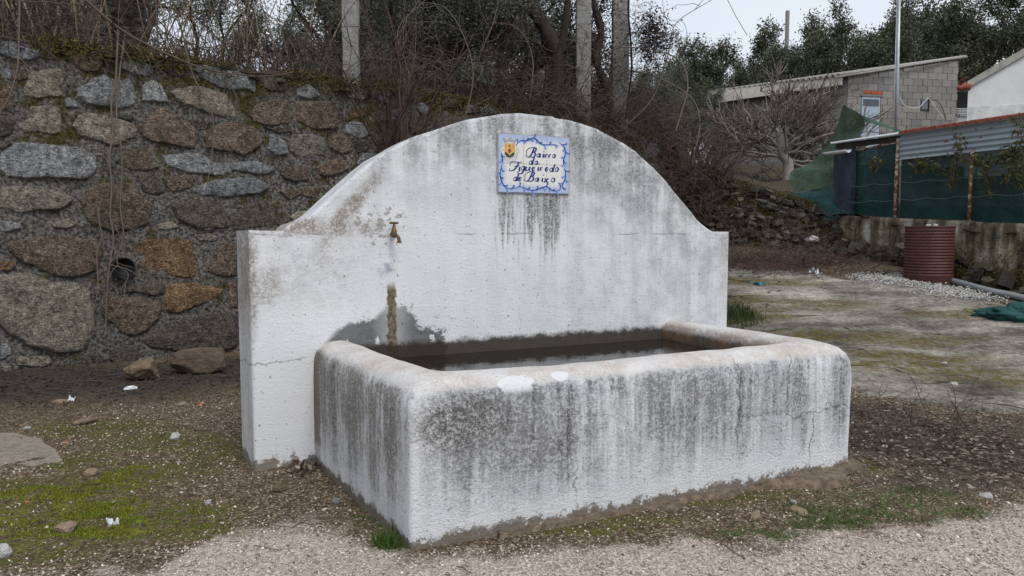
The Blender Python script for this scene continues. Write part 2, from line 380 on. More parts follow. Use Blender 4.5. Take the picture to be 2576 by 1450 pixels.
        m = side*(st*.45+st2*.30+blot*.25)*zb*1.75*(.25+.75*edge)
        col = g.mix((m*1.0).ss(.05, .95)*.42, col, g.mix(leftf, (.36, .365, .375), (.34, .31, .275)))
        col = mould(col, m*1.15, g.mix(leftf, (.085, .085, .088), (.10, .083, .066)), .80)
        drip = (g.noise(g.sc(P, (9, 9, .15)), 1.0, 3, .6)+(mid-.5)*.15).ss(.60, .66)*(Z+(st-.5)*.3).ss(.15, .5)*side
        col = mould(col, drip*.9, (.07, .067, .063), .8)
        crn = g.ellipse(X+(mid-.5)*.2, Z+(mid-.5)*.1, .80, .60, .26, .13, .5)*Y.ss(-1.45, -1.5)
        col = mould(col, crn*.9, (.08, .073, .066), .85)
        # brown seam beside the back wall, patch repairs on the rim
        seam = (Y+.03+(mid-.5)*.12).ss(-.13, -.08)*X.ss(.6, .5)*side
        col = g.mix(seam*.8, col, g.mix(mid, (.10, .075, .055), (.24, .19, .145)))
        pt = g.ellipse(X+(mid-.5)*.2, Y+(mid-.5)*.1, 1.12, -1.50, .09, .05, .1).max(g.ellipse(X+(mid-.5)*.1, Y, 1.38, -1.47, .05, .03, .1))*Z.ss(.70, .74)
        col = g.mix(pt*.9, col, (.74, .74, .75))
        def crack(x0, amp, z0, z1, sl=0.):
            return (X-x0-(Z-.4)*sl+(g.noise(g.sc(P, (1, 1, 1.6)), 4, 6, .7)-.5)*amp).abs().ss(.006, .0015)*Z.ss(z0-.05, z0+.05)*Z.ss(z1+.05, z1-.05)*Y.ss(-1.4, -1.5)
        ck = crack(2.52, .22, .30, .78).max(crack(3.10, .12, .02, .42)).max(crack(1.45, .25, .02, .30)).max(crack(2.9, .2, .45, .78, .1)).max(crack(1.05, .3, .45, .66))
        hck = (Z-.44+(g.noise(P, 3, 6, .7)-.5)*.30).abs().ss(.005, .0015)*X.ss(2.45, 2.55)*Y.ss(-1.4, -1.5)
        col = g.mix(ck.max(hck)*.75, col, (.07, .065, .06))
        col = g.mix(side*pit*.55, col, (.10, .10, .10))
        ft = (Z+(mid-.5)*.22+(sp1-.5)*.10).ss(.075, .05); col = g.mix(ft*.92, col, g.mix(mid, (.09, .07, .05), (.22, .175, .13)))
        fresh = (Z+(mid-.5)*.2).ss(.19, .12)*sp1.ss(.38, .5)*Z.ss(.05, .09); col = g.mix(fresh*.5, col, (.72, .72, .73))
        # slime inside
        ins = (X.ss(.60, .72)*X.ss(3.28, 3.16)*Y.ss(-1.40, -1.28))*(Z+(mid-.5)*.08).ss(.775, .72)
        col = g.mix(ins*.95, col, g.mix(mid, (.028, .02, .014), (.085, .055, .035)))
        rust = X.ss(2.95, 3.1)*Y.ss(-1.3, -1.1)*Z.ss(.81, .77)*Z.ss(.66, .70); col = g.mix(rust*mid.ss(.38, .55)*.65, col, (.20, .11, .055))
    g.bump(mid*.35+sp1*.6+fine*.35+g.noise(P, 2.6, 5, .6)*.8, .012 if part == 'wall' else .022, .8)
    return g.done(col, .88, .25)
fountain = empty('fountain', FO, FA)
tag(fountain, 'whitewashed masonry fountain with arched back wall and long stained trough', 'fountain')
OUT = [(726.5,565),(754.8,559),(780,543),(805,521),(849,480),(893,438),(918.5,418),(950,396),(981,377),(1013,359),(1046,343),(1085,328),(1130,314),(1175,302),(1220,293),(1265,287),(1310,285),(1355,287),(1394,292),(1398,297),(1435,301),
       (1470,313),(1505,326),(1540,342),(1572,360),(1600,380),(1625,402),(1650,427),(1676,455),(1700,483),(1722,510),(1740,532),(1755,551),(1768,565),(1780,575),(1795,582)]
prof = [slab_tz(*p) for p in OUT]
LEN = slab_tz(1836, 588)[0]
prof = [(0.0, 1.525), (.2, 1.528)] + prof + [(LEN, prof[-1][1]-.005)]
pts = [(0.0, -.35)] + prof + [(LEN, -.35)]
n = len(pts); jit = [.004*math.sin(i*2.1)+.003*math.sin(i*5.3) for i in range(n)]
mb = MB(); rows = []
for yy, ins in ((0, .018), (0.0, .018),):
    pass
V = []
def inset(k, d):                       # shrink the outline along its normal
    p0 = Vector(pts[(k-1) % n]); p1 = Vector(pts[k]); p2 = Vector(pts[(k+1) % n])
    a = (p1-p0).normalized(); b = (p2-p1).normalized(); nn = Vector((a.y, -a.x))+Vector((b.y, -b.x)); nn.normalize()
    c = max(.5, nn.dot(Vector((a.y, -a.x)))); return p1 + nn*(d/c)
prof_y = [(0, .022), (.004, .010), (.012, .003), (.026, 0), (SLAB_T*.5, .0), (SLAB_T-.03, 0), (SLAB_T-.01, .008), (SLAB_T, .025)]
for yy, d in prof_y:
    for k in range(n):
        q = inset(k, d); x = q.x + (-.045*yy/SLAB_T if q.x < .1 else 0); V.append((x, yy, q.y+jit[k]*(1 if 1 < k < n-2 else 0)))
m_ = len(prof_y)
Fc = [(i*n+k, i*n+(k+1) % n, (i+1)*n+(k+1) % n, (i+1)*n+k) for i in range(m_-1) for k in range(n)]
Fc += [tuple(range(n))[::-1], tuple(range((m_-1)*n, m_*n))]
M_wall = whitewash('wall'); M_trough = whitewash('trough')
mb = MB(); mb.add(V, [f[::-1] for f in Fc]); mb.build('back_wall', M_wall, fountain)
# trough: swept wall round three sides
BO = [(.37, .02), (.555, -1.531), (3.445, -1.531), (3.40, .02)]
def off_path(d, r):
    L = []
    for i in range(3):
        p, q = Vector(BO[i]), Vector(BO[i+1]); t = (q-p).normalized(); nn = Vector((-t.y, t.x)); L.append((p+nn*d, t))
    def isect(A, B):
        (p, t), (q, u) = A, B; den = t.x*u.y-t.y*u.x; s = ((q.x-p.x)*u.y-(q.y-p.y)*u.x)/den; return p+t*s
    c1, c2 = isect(L[0], L[1]), isect(L[1], L[2])
    s0 = L[0][0]; e0 = L[2][0]+L[2][1]*(Vector(BO[3])-Vector(BO[2])).length
    out = []
    def seg(a, b, k): return [a.lerp(b, i/k) for i in range(k)]
    def arc(c, ta, tb, k):
        th = math.acos(max(-1, min(1, ta.dot(tb)))); tl = r*math.tan(th/2); a = c-ta*tl; b = c+tb*tl; res = []
        for i in range(k+1):
            u = i/k; res.append((a*(1-u)+c*u)*(1-u)+(c*(1-u)+b*u)*u)
        return a, b, res
    a1, b1, A1 = arc(c1, L[0][1], L[1][1], 10); a2, b2, A2 = arc(c2, L[1][1], L[2][1], 10)
    return seg(s0, a1, 14)+A1[:-1]+seg(b1, a2, 44)+A2[:-1]+seg(b2, e0, 14)+[e0]
TP = [(0, -.30), (0, .02), (0, .15), (0, .30), (0, .45), (0, .58), (.002, .66), (.008, .705), (.022, .742), (.048, .772), (.085, .792), (.13, .803), (.18, .806), (.225, .80), (.26, .782), (.285, .75), (.298, .70), (.302, .62), (.302, .35)]
from mathutils import noise as mnoise
rows = []
for d, z in TP:
    row = []
    for k, p in enumerate(off_path(d, .03+.42*d)):
        zz = z
        if z > .5: zz += .014*mnoise.noise((p.x*1.3, p.y*1.3, 3)) + .006*mnoise.noise((p.x*6, p.y*6, 1)) + (.018*smooth(p.x, 2.6, 3.4))*(z/.8)
        o1 = .007*mnoise.noise((p.x*4, p.y*4, z*4)) + .004*mnoise.noise((p.x*14, p.y*14, z*14))
        row.append((p.x+o1, p.y-o1, float(zz)))
    rows.append(row)
mb = MB(); mb.grid(rows); trough = mb.build('trough', M_trough, fountain, True)
M_slime = plain('trough_slime', (.05, .04, .03), .8, .5, 12)
MB().box((1.95, -.74, .18), (2.75, 1.42, .1)).build('trough_floor', M_slime, fountain)
g = Gr('water'); g.b.inputs['IOR'].default_value = 1.33; g.bump(g.noise(g.co(), 5, 2), .004, .5); M_water = g.done((.018, .016, .012), .04, .5)
MB().grid([[(.80, -1.36, .668), (3.28, -1.36, .668)], [(.56, -.004, .668), (3.24, -.004, .668)]]).build('water', M_water, fountain)
# concrete footing showing under the front
M_foot = plain('footing_concrete', (.165, .125, .09), .95, .7, 18, .05)
rows = []
for k in range(60):
    x = 1.0+2.5*k/59; wv = .02+.17*smooth(x, 1.4, 2.6)*max(0., float(vnoise(x*5, 1, 3))*1.5-.25); zt = .006+.025*smooth(x, 2.4, 3.4)+.025*float(vnoise(x*13, 7, 3))
    rows.append([(x, -1.50, zt+.02), (x, -1.535-wv*.4, zt+.012*vnoise(x*9, 2)), (x, -1.535-wv*.8, zt*.8+.01*vnoise(x*12, 4)), (x, -1.54-wv, -.06)])
mb = MB(); mb.grid(rows); mb.build('footing', M_foot, fountain, True)
# overflow pipe in the right rim
M_grey = plain('grey_plastic', (.22, .23, .24), .5, .15)
pt, pz = slab_tz(1716, 829, -.1)
MB().lathe([(.016, 0), (.022, 0), (.022, .09), (.016, .09), (.015, .02)], 16, Matrix.Translation((pt+.03, -.10, pz-.01)) @ Matrix.Rotation(R(-90), 4, 'Y') @ Matrix.Rotation(R(0), 4, 'X')).build('overflow_pipe', M_grey, fountain, True)
# tap
g = Gr('aged_brass'); nn = g.noise(g.co(), 60, 4); M_brass = g.done(g.mix(nn, (.055, .042, .03), (.20, .13, .065)), .5, .4, .55)
tap = empty('tap'); tap.parent = fountain; tap.location = (TAP_T, -.045, TAP_Z)
bpy.data.objects.remove(tap)
T0 = Matrix.Translation((TAP_T, -.06, TAP_Z))
mb = MB(); mb.lathe([(.010, -.028), (.017, -.024), (.020, -.008), (.019, .01), (.017, .022), (.014, .024), (.0145, .030), (.0115, .032), (.012, .038), (.009, .042), (.006, .046)], 16, T0)
mb.tube([T0 @ Vector(p) for p in cr_spline([(0, .07, -.006), (0, .03, -.006), (0, 0, -.006)], 4)], .013, 12)
mb.tube([T0 @ Vector(p) for p in cr_spline([(0, 0, -.012), (.012, -.012, -.014), (.022, -.022, -.024), (.026, -.026, -.042), (.027, -.027, -.052)], 5)], .012, 12)
mb.lathe([(.012, -.062), (.017, -.060), (.017, -.052), (.012, -.050)], 14, T0 @ Matrix.Translation((.027, -.027, 0)))
tapo = mb.build('tap', M_brass, fountain, True)
mb = MB(); mb.lathe([(.005, .042), (.005, .066), (.008, .068)], 10, T0)
mb.lathe([(.0065, -.029), (.0085, -.026), (.007, -.015), (.009, 0), (.007, .015), (.0085, .026), (.0065, .029)], 12, T0 @ Matrix.Translation((0, 0, .070)) @ Matrix.Rotation(R(90), 4, 'Y'))
mb.build('tap_handle', M_brass, tapo, True)

# ------------------------------------------------------------------ tile sign
sign = empty('tile_sign', FO + FX*((S_T0+S_T1)/2) + Vector((0, 0, (S_Z0+S_Z1)/2)), FA)
tag(sign, 'blue and white glazed tile panel with script lettering and crest on the arch', 'sign')
SW, SH = S_T1-S_T0, S_Z1-S_Z0; SC0 = ((S_T0+S_T1)/2, (S_Z0+S_Z1)/2)
g = Gr('glazed_tile'); P = g.co('Object'); P2 = g.n('ShaderNodeObjectInfo').outputs['Location']
# tile colour: blue wash that fades in from the panel border (uses the position on the panel, stored per vertex)
at = g.n('ShaderNodeAttribute'); at.attribute_name = 'edge'; ed = S(g, at.outputs['Fac'])
wash = (ed+(g.noise(P, 30, 4)-.5)*.05).ss(.075, .02)
g.done(g.mix(wash*.75, (.70, .69, .665), (.27, .38, .64)), .22, .5); M_tile = g.mat
def tile_mesh(u0, u1, v0, v1):
    k = 14; rows = [[(u0+(u1-u0)*i/k, -.016, v0+(v1-v0)*j/k) for j in range(k+1)] for i in range(k+1)]
    mb = MB(); mb.grid([r for r in rows]); mb.f = [f[::-1] for f in mb.f]; mb.f = [f[::-1] for f in mb.f]
    nb = len(mb.v); c = ((u0, v0), (u1, v0), (u1, v1), (u0, v1))
    for i in range(4):
        p, q = c[i], c[(i+1) % 4]; mb.add([(p[0], -.016, p[1]), (q[0], -.016, q[1]), (q[0], .004, q[1]), (p[0], .004, p[1])], [(0, 1, 2, 3)])
    me = mb.mesh('tile'); a = me.attributes.new('edge', 'FLOAT', 'POINT')
    a.data.foreach_set('value', [min(SW/2-abs(v[0]), SH/2-abs(v[2])) for v in mb.v]); return me
for i in range(3):
    for j in range(2):
        gp = .0012
        us = [-SW/2, -SW/2+SW*.345, -SW/2+SW*.675, SW/2]
        link('tile', tile_mesh(us[i]+gp, us[i+1]-gp, -SH/2+j*SH/2+gp, -SH/2+(j+1)*SH/2-gp), M_tile, sign)
MB().box((0, -.004, 0), (SW+.012, .014, SH+.012)).build('mortar_bed', plain('tile_mortar', (.33, .32, .31), .95), sign)
M_ink = plain('cobalt_ink', (.022, .035, .17), .25, .15); M_blue = plain('blue_glaze', (.10, .17, .47), .25, .2); M_pale = plain('pale_blue_glaze', (.30, .41, .68), .25, .15)
def cpx(cx, cy):                        # enlarged-view pixel -> panel coordinates
    t, z = slab_tz((1840+cx/5.372)/1.4906, (480+cy/5.372)/1.4906, -.016); return t-SC0[0], z-SC0[1]
KS = 1/(5.372*1.4906)*5.4/FP             # metres per enlarged pixel
def stroke(mb, P, w0, w1, lift, nib=True, taper=False):
    Q = [np.array(q[:2]) for q in cr_spline([cpx(*p)+(0,) for p in P], 5)]
    Q = np.array(Q); T = np.gradient(Q, axis=0); T /= np.linalg.norm(T, axis=1, keepdims=True)+1e-9; N = np.stack([-T[:, 1], T[:, 0]], 1)
    k = len(Q); u = np.linspace(0, 1, k)
    wd_ = (w0+(w1-w0)*np.clip(-T[:, 1]*.9+.05, 0, 1)) if nib else np.full(k, w1)
    if taper: wd_ = wd_*np.sin(np.pi*np.clip(u*.85+.1, 0, 1))
    wd_ = wd_*KS/2
    A = Q+N*wd_[:, None]; B = Q-N*wd_[:, None]
    V = [(p[0], lift, p[1]) for p in A]+[(p[0], lift, p[1]) for p in B]
    mb.add(V, [(i, i+1, k+i+1, k+i) for i in range(k-1)])
def oval(cx, cy, rx, ry, sl=.25): return [(cx+rx*math.cos(a)-sl*ry*math.sin(a), cy+ry*math.sin(a)) for a in np.linspace(-.8, 2*math.pi-.8, 11)]
def dot(mb, cx, cy, r, lift): 
    c = cpx(cx, cy); mb.add([(c[0]+r*KS*math.cos(a), lift, c[1]+r*KS*math.sin(a)) for a in np.linspace(0, 6.28, 9)[:-1]], [tuple(range(8))])
def letter_B(dx, dy): return [[(880,402),(850,470),(815,545),(770,588),(722,582),(712,552),(735,538)], [(728,520),(722,470),(770,418),(840,398),(900,402),(915,435),(890,475),(845,492)], [(850,490),(890,505),(898,545),(865,585),(812,592),(792,570)]], dx, dy
def word(strokes, name, dots=()):
    mb = MB()
    for s_ in strokes: stroke(mb, s_, 15, 38, -.0172)
    for d in dots: dot(mb, d[0], d[1], 14, -.0172)
    mb.build(name, M_ink, sign)
def sh(L, dx, dy): return [[(x+dx, y+dy) for x, y in s_] for s_ in L]
B_ = letter_B(0, 0)[0]
def let_a(cx, cy): return [oval(cx-8, cy, 27, 34), [(cx+38, cy-36), (cx+22, cy+22), (cx+30, cy+34), (cx+46, cy+24)]]
def let_i(cx, cy): return [[(cx+8, cy-36), (cx-6, cy+20), (cx+2, cy+34), (cx+18, cy+26)]]
def let_r(cx, cy): return [[(cx+4, cy-34), (cx-12, cy+34)], [(cx-6, cy+5), (cx+18, cy-30), (cx+38, cy-28)]]
def let_e(cx, cy): return [[(cx-22, cy+6), (cx+18, cy-8), (cx+22, cy-34), (cx-6, cy-34), (cx-28, cy+4), (cx-10, cy+36), (cx+28, cy+20)]]
def let_d(cx, cy): return [oval(cx-14, cy, 28, 36), [(cx+62, cy-110), (cx+20, cy+20), (cx+28, cy+36), (cx+44, cy+28)]]
word(B_+let_a(965, 556)+let_i(1060, 560)+let_r(1105, 566)+let_r(1178, 568)+[oval(1272, 570, 26, 36)], 'lettering', [(1072, 482)])
word(let_d(818, 702)+[oval(915, 706, 26, 36)], 'lettering')
word([[(392,765),(388,720),(425,692),(500,688),(580,698),(632,688)], [(565,702),(530,775),(475,840),(420,866),(376,855),(384,822)], [(470,778),(530,768),(575,760)]]
     + let_i(582, 818)+[oval(648, 815, 28, 38), [(700,775),(668,860),(610,925),(555,915),(545,885),(590,868)]]
     + [[(722,785),(702,845),(722,862),(760,840),(790,785)], [(792,785),(772,850),(796,862)]] + let_e(862, 828)+let_i(958, 828)+let_r(1008, 830)+let_e(1130, 838)+let_d(1232, 845)+[oval(1330, 840, 30, 42)], 'lettering', [(972, 732)])
word(let_d(504, 1030)+let_e(592, 1034)+sh(B_, -36, 486)+let_a(930, 1044)+let_i(1040, 1048)+[[(1086,1020),(1110,1050),(1130,1092),(1158,1080)], [(1160,1018),(1120,1055),(1070,1098)]]+[oval(1252, 1052, 34, 42)], 'lettering', [(1066, 952)])
MAIN = [[(505,355),(560,285),(640,252),(720,262),(790,228),(870,215),(930,245),(985,312),(1080,340),(1200,342),(1310,345),(1378,375)],
        [(1385,300),(1440,350),(1490,410),(1505,500),(1490,590),(1462,660),(1475,740),(1500,800)], [(1470,800),(1505,880),(1510,960),(1490,1050),(1455,1120),(1440,1190),(1480,1260)],
        [(212,500),(222,570),(238,640),(240,720)], [(235,740),(205,830),(190,920),(200,1010),(225,1090),(265,1170),(330,1215),(420,1235),(500,1215)],
        [(500,1215),(580,1190),(660,1205),(740,1245),(840,1262),(940,1245),(1030,1205),(1120,1190),(1190,1225),(1240,1265),(1330,1275),(1400,1240),(1390,1180)]]
mbp, mbb, mbd = MB(), MB(), MB(); rr = random.Random(3)
for P in MAIN:
    stroke(mbp, [(x+6, y+10) for x, y in P], 46, 50, -.0166, False, True); stroke(mbb, P, 26, 28, -.0169, False, True); stroke(mbd, [(x-3, y-6) for x, y in P], 13, 14, -.0172, False, True)
    Q = cr_spline([p+(0,) for p in P], 3)
    for k in range(2, len(Q)-2, 3):
        a = Q[k]; t = Q[k+1]-Q[k-1]; t = t/(np.linalg.norm(t)+1e-6); nn = np.array([-t[1], t[0], 0]); sg = 1 if (k//3) % 2 else -1
        l = rr.uniform(50, 85); c = [tuple((a+t*l*u+nn*sg*l*v)[:2]) for u, v in ((0, 0), (.45, .30), (.85, .75), (.75, 1.05), (.45, .95))]
        stroke(mbp, [(x+4, y+4) for x, y in c], 30, 36, -.0166, False, True); stroke(mbb if k % 2 else mbd, c, 18, 19, -.0169 if k % 2 else -.0172, False, True)
mbp.build('border_shade', M_pale, sign); mbb.build('border_scroll', M_blue, sign); mbd.build('border_outline', M_ink, sign)
def fill(P, name, mat, lift, parent=None):
    return MB().add([(c[0], lift, c[1]) for c in (cpx(*p) for p in P)], [tuple(range(len(P)))]).build(name, mat, parent or sign)
def c7(L): return [(x/6.825*5.372+107.4, y/6.825*5.372+107.4) for x, y in L]
M_gold = plain('gold_glaze', (.62, .38, .12), .3, .15); M_red = plain('russet_glaze', (.24, .075, .03), .3); M_grn = plain('green_glaze', (.045, .075, .03), .3); M_lg = plain('grey_glaze', (.30, .31, .33), .3, .3); M_wh = plain('white_glaze', (.68, .67, .66), .3, .05)
rib = [(100,440),(150,330),(200,300),(215,260),(480,270),(500,310),(560,400),(590,470),(560,520),(545,600),(490,690),(400,735),(310,730),(220,680),(170,600),(150,500)]
fill(c7(rib), 'crest_ribbon', M_wh, -.0168)
mb = MB()
for s_ in ([(165,520),(190,600),(240,680),(320,725),(400,728),(480,690),(535,610),(550,520)], [(185,520),(225,600),(280,640),(350,658),(420,640),(480,590),(510,520)], [(205,300),(150,340),(110,400),(105,450),(150,455),(190,430),(160,390),(190,330)], [(500,310),(540,370),(585,440),(580,500),(530,500),(510,450),(550,420)]):
    stroke(mb, c7(s_), 5, 6, -.0170, False)
for k in range(15):
    a = math.pi*(.10+.8*k/14); stroke(mb, c7([(352-178*math.cos(a), 520+165*math.sin(a)), (352-190*math.cos(a+.03), 520+178*math.sin(a+.03))]), 9, 11, -.0170, False)
mb.build('crest_outline', plain('outline_glaze', (.10, .10, .12), .3), sign)
fill(c7([(212,258),(350,262),(485,270),(487,470),(470,550),(420,610),(350,632),(270,605),(225,540),(212,470)]), 'crest_shield', M_gold, -.0173)
fill(c7([(218,490),(250,478),(300,520),(350,575),(400,520),(440,492),(485,505),(465,560),(420,612),(350,634),(270,608),(228,550)]), 'crest_hills', M_grn, -.0176)
fill(c7([(348+40*math.cos(a), 450+58*math.sin(a)) for a in np.linspace(0, 6.1, 14)]), 'crest_oval', M_red, -.0176)
mb = MB(); stroke(mb, c7([(252,285),(250,368)]), 9, 10, -.0176, False); stroke(mb, c7([(434,295),(436,390)]), 9, 10, -.0176, False)
for s_ in ([(345,295),(350,365)], [(310,325),(345,335),(385,335)], [(330,310),(365,350)]): stroke(mb, c7(s_), 12, 14, -.0176, False)
mb.build('crest_mark', M_red, sign)
fill(c7([(215,245),(172,130),(215,120),(240,165),(325,160),(330,105),(390,105),(388,165),(470,190),(488,150),(530,175),(480,270),(350,235)]), 'crest_crown', M_lg, -.0173)
fill(c7([(230,255),(290,235),(350,230),(420,240),(470,262),(350,262)]), 'crest_band', M_wh, -.0176)

# ================================================================== upper terrain
WP = [(-13, 2.0), (-9.2, 5.0), (-5.53, 7.9), (-1.7, 10.9), (.08, 12.7), (3.3, 15.9)]     # face of the stone wall, in plan
WTOP = 3.60
BND = [(-60, -30)] + WP + [(4.1, 14.5), (5.85, 13.15), (7.17, 10.15), (8.85, 6.2), (10.5, 1.0), (60, -30), (400, -30), (400, 600), (-400, 600), (-400, -30)]
CTRL = [(-13,2,3.5),(-9.2,5,3.5),(-5.5,7.9,3.5),(-3.5,9.4,3.5),(-1.7,10.9,3.5),(.1,12.7,3.5),(1.7,14.3,3.5),(3.3,15.9,3.35),(4.1,14.8,2.4),(5.0,14.1,2.2),(5.9,13.3,1.85),(6.6,11.9,1.65),(7.2,10.4,1.55),(8.85,6.4,1.3),(10.5,1,1),
        (4.6,16.5,2.8),(6.5,15.5,2.4),(8.5,14,2.0),(9,20,3.0),(12,20,3.0),(10,30,4.2),(15,32,4.3),(20,33,4.3),(25,20,3),(20,10,2),(0,22,4.2),(-10,18,4.2),(-20,15,4.2),(5,26,3.9),(0,45,6),(20,50,6.5),(-30,40,6),(50,50,7),(0,120,9),(100,100,9),(-100,100,9)]
CT = np.array(CTRL)
def hz(x, y):
    x = np.asarray(x, float); y = np.asarray(y, float)
    d = (x[..., None]-CT[:, 0])**2+(y[..., None]-CT[:, 1])**2; w = 1/(d+.04)**1.6
    return (w*CT[:, 2]).sum(-1)/w.sum(-1)
def hz1(x, y): return float(hz(np.array([x]), np.array([y]))[0])
def inside(poly, X, Y):
    c = np.zeros(X.shape, bool); m = len(poly)
    for i in range(m):
        (x1, y1), (x2, y2) = poly[i], poly[(i+1) % m]
        k = ((y1 > Y) != (y2 > Y)) & (X < (x2-x1)*(Y-y1)/((y2-y1) if y2 != y1 else 1e-9)+x1); c ^= k
    return c
xa = axis(-400, -14, 16, 400, .25, 1.3); ya = axis(-30, 1, 40, 600, .25, 1.3)
XX, YY = np.meshgrid(xa, ya, indexing='ij'); ZZ = hz(XX, YY)+.12*fbm(XX*1.2, YY*1.2, 3, 21)
a, b = XX.shape; ii = np.arange(a*b).reshape(a, b)
cxm = (XX[:-1, :-1]+XX[1:, 1:])/2; cym = (YY[:-1, :-1]+YY[1:, 1:])/2; keep = inside(BND, cxm, cym)
Fq = np.stack([ii[:-1, :-1], ii[1:, :-1], ii[1:, 1:], ii[:-1, 1:]], -1)[keep]
g = Gr('hillside_earth'); P = g.co('World'); n1 = g.noise(P, 1.3, 6, .65); n2 = g.noise(P, 14, 4, .6)
M_hill = g.done(g.ramp(n1*.6+n2*.4, [(.3, (.03, .024, .018)), (.5, (.065, .05, .035)), (.65, (.06, .06, .025)), (.8, (.11, .09, .06))]), .95, .1)
tag(link('hillside', np_mesh('hillside', np.stack([XX, YY, ZZ], -1).reshape(-1, 3), Fq), M_hill), kind='structure')

# ================================================================== granite retaining wall
wseg = [Vector(q)-Vector(p) for p, q in zip(WP[:-1], WP[1:])]; wlen = [v.length for v in wseg]; wcum = np.concatenate([[0], np.cumsum(wlen)])
def wpt(s):
    k = int(np.clip(np.searchsorted(wcum, s)-1, 0, len(wlen)-1)); t = (s-wcum[k])/wlen[k]; p = Vector(WP[k]).lerp(Vector(WP[k+1]), t)
    d = wseg[k].normalized(); return p, d, Vector((d.y, -d.x))      # point, direction, outward normal
def wall_hit(px, py):
    r = ray(px, py)
    for k in range(len(wlen)):
        p = Vector(WP[k]); d = wseg[k]
        den = r.x*d.y-r.y*d.x
        if abs(den) < 1e-9: continue
        t = (p.x*d.y-p.y*d.x)/den; u = ((r.x*t-p.x)*d.x+(r.y*t-p.y)*d.y)/d.length_squared
        if t > 0 and (-.001 <= u <= 1.001): return wcum[k]+u*wlen[k], EYE+r.z*t
    return None
def wpos(s, z, off=0.):
    p, d, nn = wpt(s); return Vector((p.x+nn.x*off, p.y+nn.y*off, z))
g = Gr('lime_mortar'); P = g.co('World'); n1 = g.noise(P, 2.2, 6, .65); n2 = g.noise(P, 28, 5, .7); X, Y, Z = g.sep(P)
c = g.ramp(n2, [(.38, (.05, .045, .04)), (.5, (.165, .152, .136)), (.62, (.32, .30, .27))])
mossm = (n1*.8+g.noise(P, 9, 4)*.35+Z.ss(1.0, 3.6)*.08).ss(.625, .715)
c = g.mix(mossm*.85, c, g.ramp(n2, [(.36, (.03, .025, .007)), (.64, (.13, .11, .022))])); g.bump(n2*1.6+n1, .05); M_mortar = g.done(c, .95, .1)
stone_wall = empty('stone_wall', (WP[2][0], WP[2][1], 0)); tag(stone_wall, 'mossy granite rubble retaining wall behind the white fountain', 'wall')
SWI = Matrix.Translation(stone_wall.location).inverted()
ns, nz_ = 330, 64; Vv = np.zeros((ns, nz_, 3))
for i, s in enumerate(np.linspace(0, wcum[-1], ns)):
    p, d, nn = wpt(s)
    for j, z in enumerate(np.linspace(-.5, WTOP, nz_)):
        o = .07*fbm(s*3, z*3, 5, 31)+.008; top = WTOP+.10*float(fbm(s*1.1, 2, 3, 6)); z2 = z*(top/WTOP) if z > 0 else z
        Vv[i, j] = (p.x+nn.x*o, p.y+nn.y*o, z2)
ii = np.arange(ns*nz_).reshape(ns, nz_); Fq = np.stack([ii[:-1, :-1], ii[1:, :-1], ii[1:, 1:], ii[:-1, 1:]], -1).reshape(-1, 4)
loc0 = np.array(stone_wall.location)
link('mortar', np_mesh('mortar', Vv.reshape(-1, 3)-loc0, Fq), M_mortar, stone_wall)
# ragged earth cap that ties the wall head to the terrace
rows = []
for s in np.linspace(0, wcum[-1], 200):
    top = WTOP+.10*float(fbm(s*1.1, 2, 3, 6)); row = []
    for k, o in enumerate((.02, -.08, -.2, -.35, -.6, -1.0)): row.append(wpos(s, top-.01+(.05*math.sin(k)+.08*float(fbm(s*2.5, k, 3, 12))) - (.04*k if k > 2 else 0), o)-stone_wall.location)
    rows.append(row)
mb = MB(); mb.grid(rows); mb.build('wall_head', M_hill, stone_wall, True)
def stone_mat(name, c0, c1, c2, c3):
    g = Gr('granite_'+name); P = g.co('World'); f = g.noise(g.sc(P, (1, 1, 1.9)), 30, 6, .85); f2 = g.noise(P, 80, 3, .7); n1 = g.noise(P, 5, 4, .6); r = g.orand()
    c = g.ramp(f*.7+f2*.3, [(.40, c0), (.47, c1), (.53, c2), (.60, c3)])
    c = g.mul(c, g.ramp(n1, [(.3, (.72, .70, .68)), (.7, (1.15, 1.12, 1.08))])); c = g.mul(c, g.ramp(r, [(0, (.92, .92, .93)), (1, (1.38, 1.34, 1.30))])); c = g.mul(c, g.ramp(g.noise(P, 14, 5, .75), [(.38, (.55, .54, .53)), (.5, (1., 1., 1.)), (.62, (1.35, 1.33, 1.30))]))
    X, Y, Z = g.sep(P); mo = (n1*.7+g.noise(P, 17, 4, .65)*.4).ss(.66, .78); c = g.mix(mo*.5, c, (.055, .046, .014))
    g.bump(f*1.6+n1*1.0, .06); return g.done(c, .9, .2)
STM = {'g': stone_mat('grey', (.075, .085, .10), (.26, .29, .32), (.46, .49, .52), (.80, .81, .82)),
       'l': stone_mat('pale', (.08, .07, .06), (.28, .255, .215), (.47, .43, .37), (.76, .70, .61)),
       'b': stone_mat('brown', (.045, .035, .028), (.15, .118, .094), (.28, .225, .18), (.56, .48, .41)),
       'o': stone_mat('ochre', (.055, .035, .021), (.20, .128, .075), (.34, .235, .145), (.62, .50, .37)),
       'd': stone_mat('dark', (.035, .032, .028), (.12, .108, .092), (.20, .182, .155), (.38, .35, .30))}
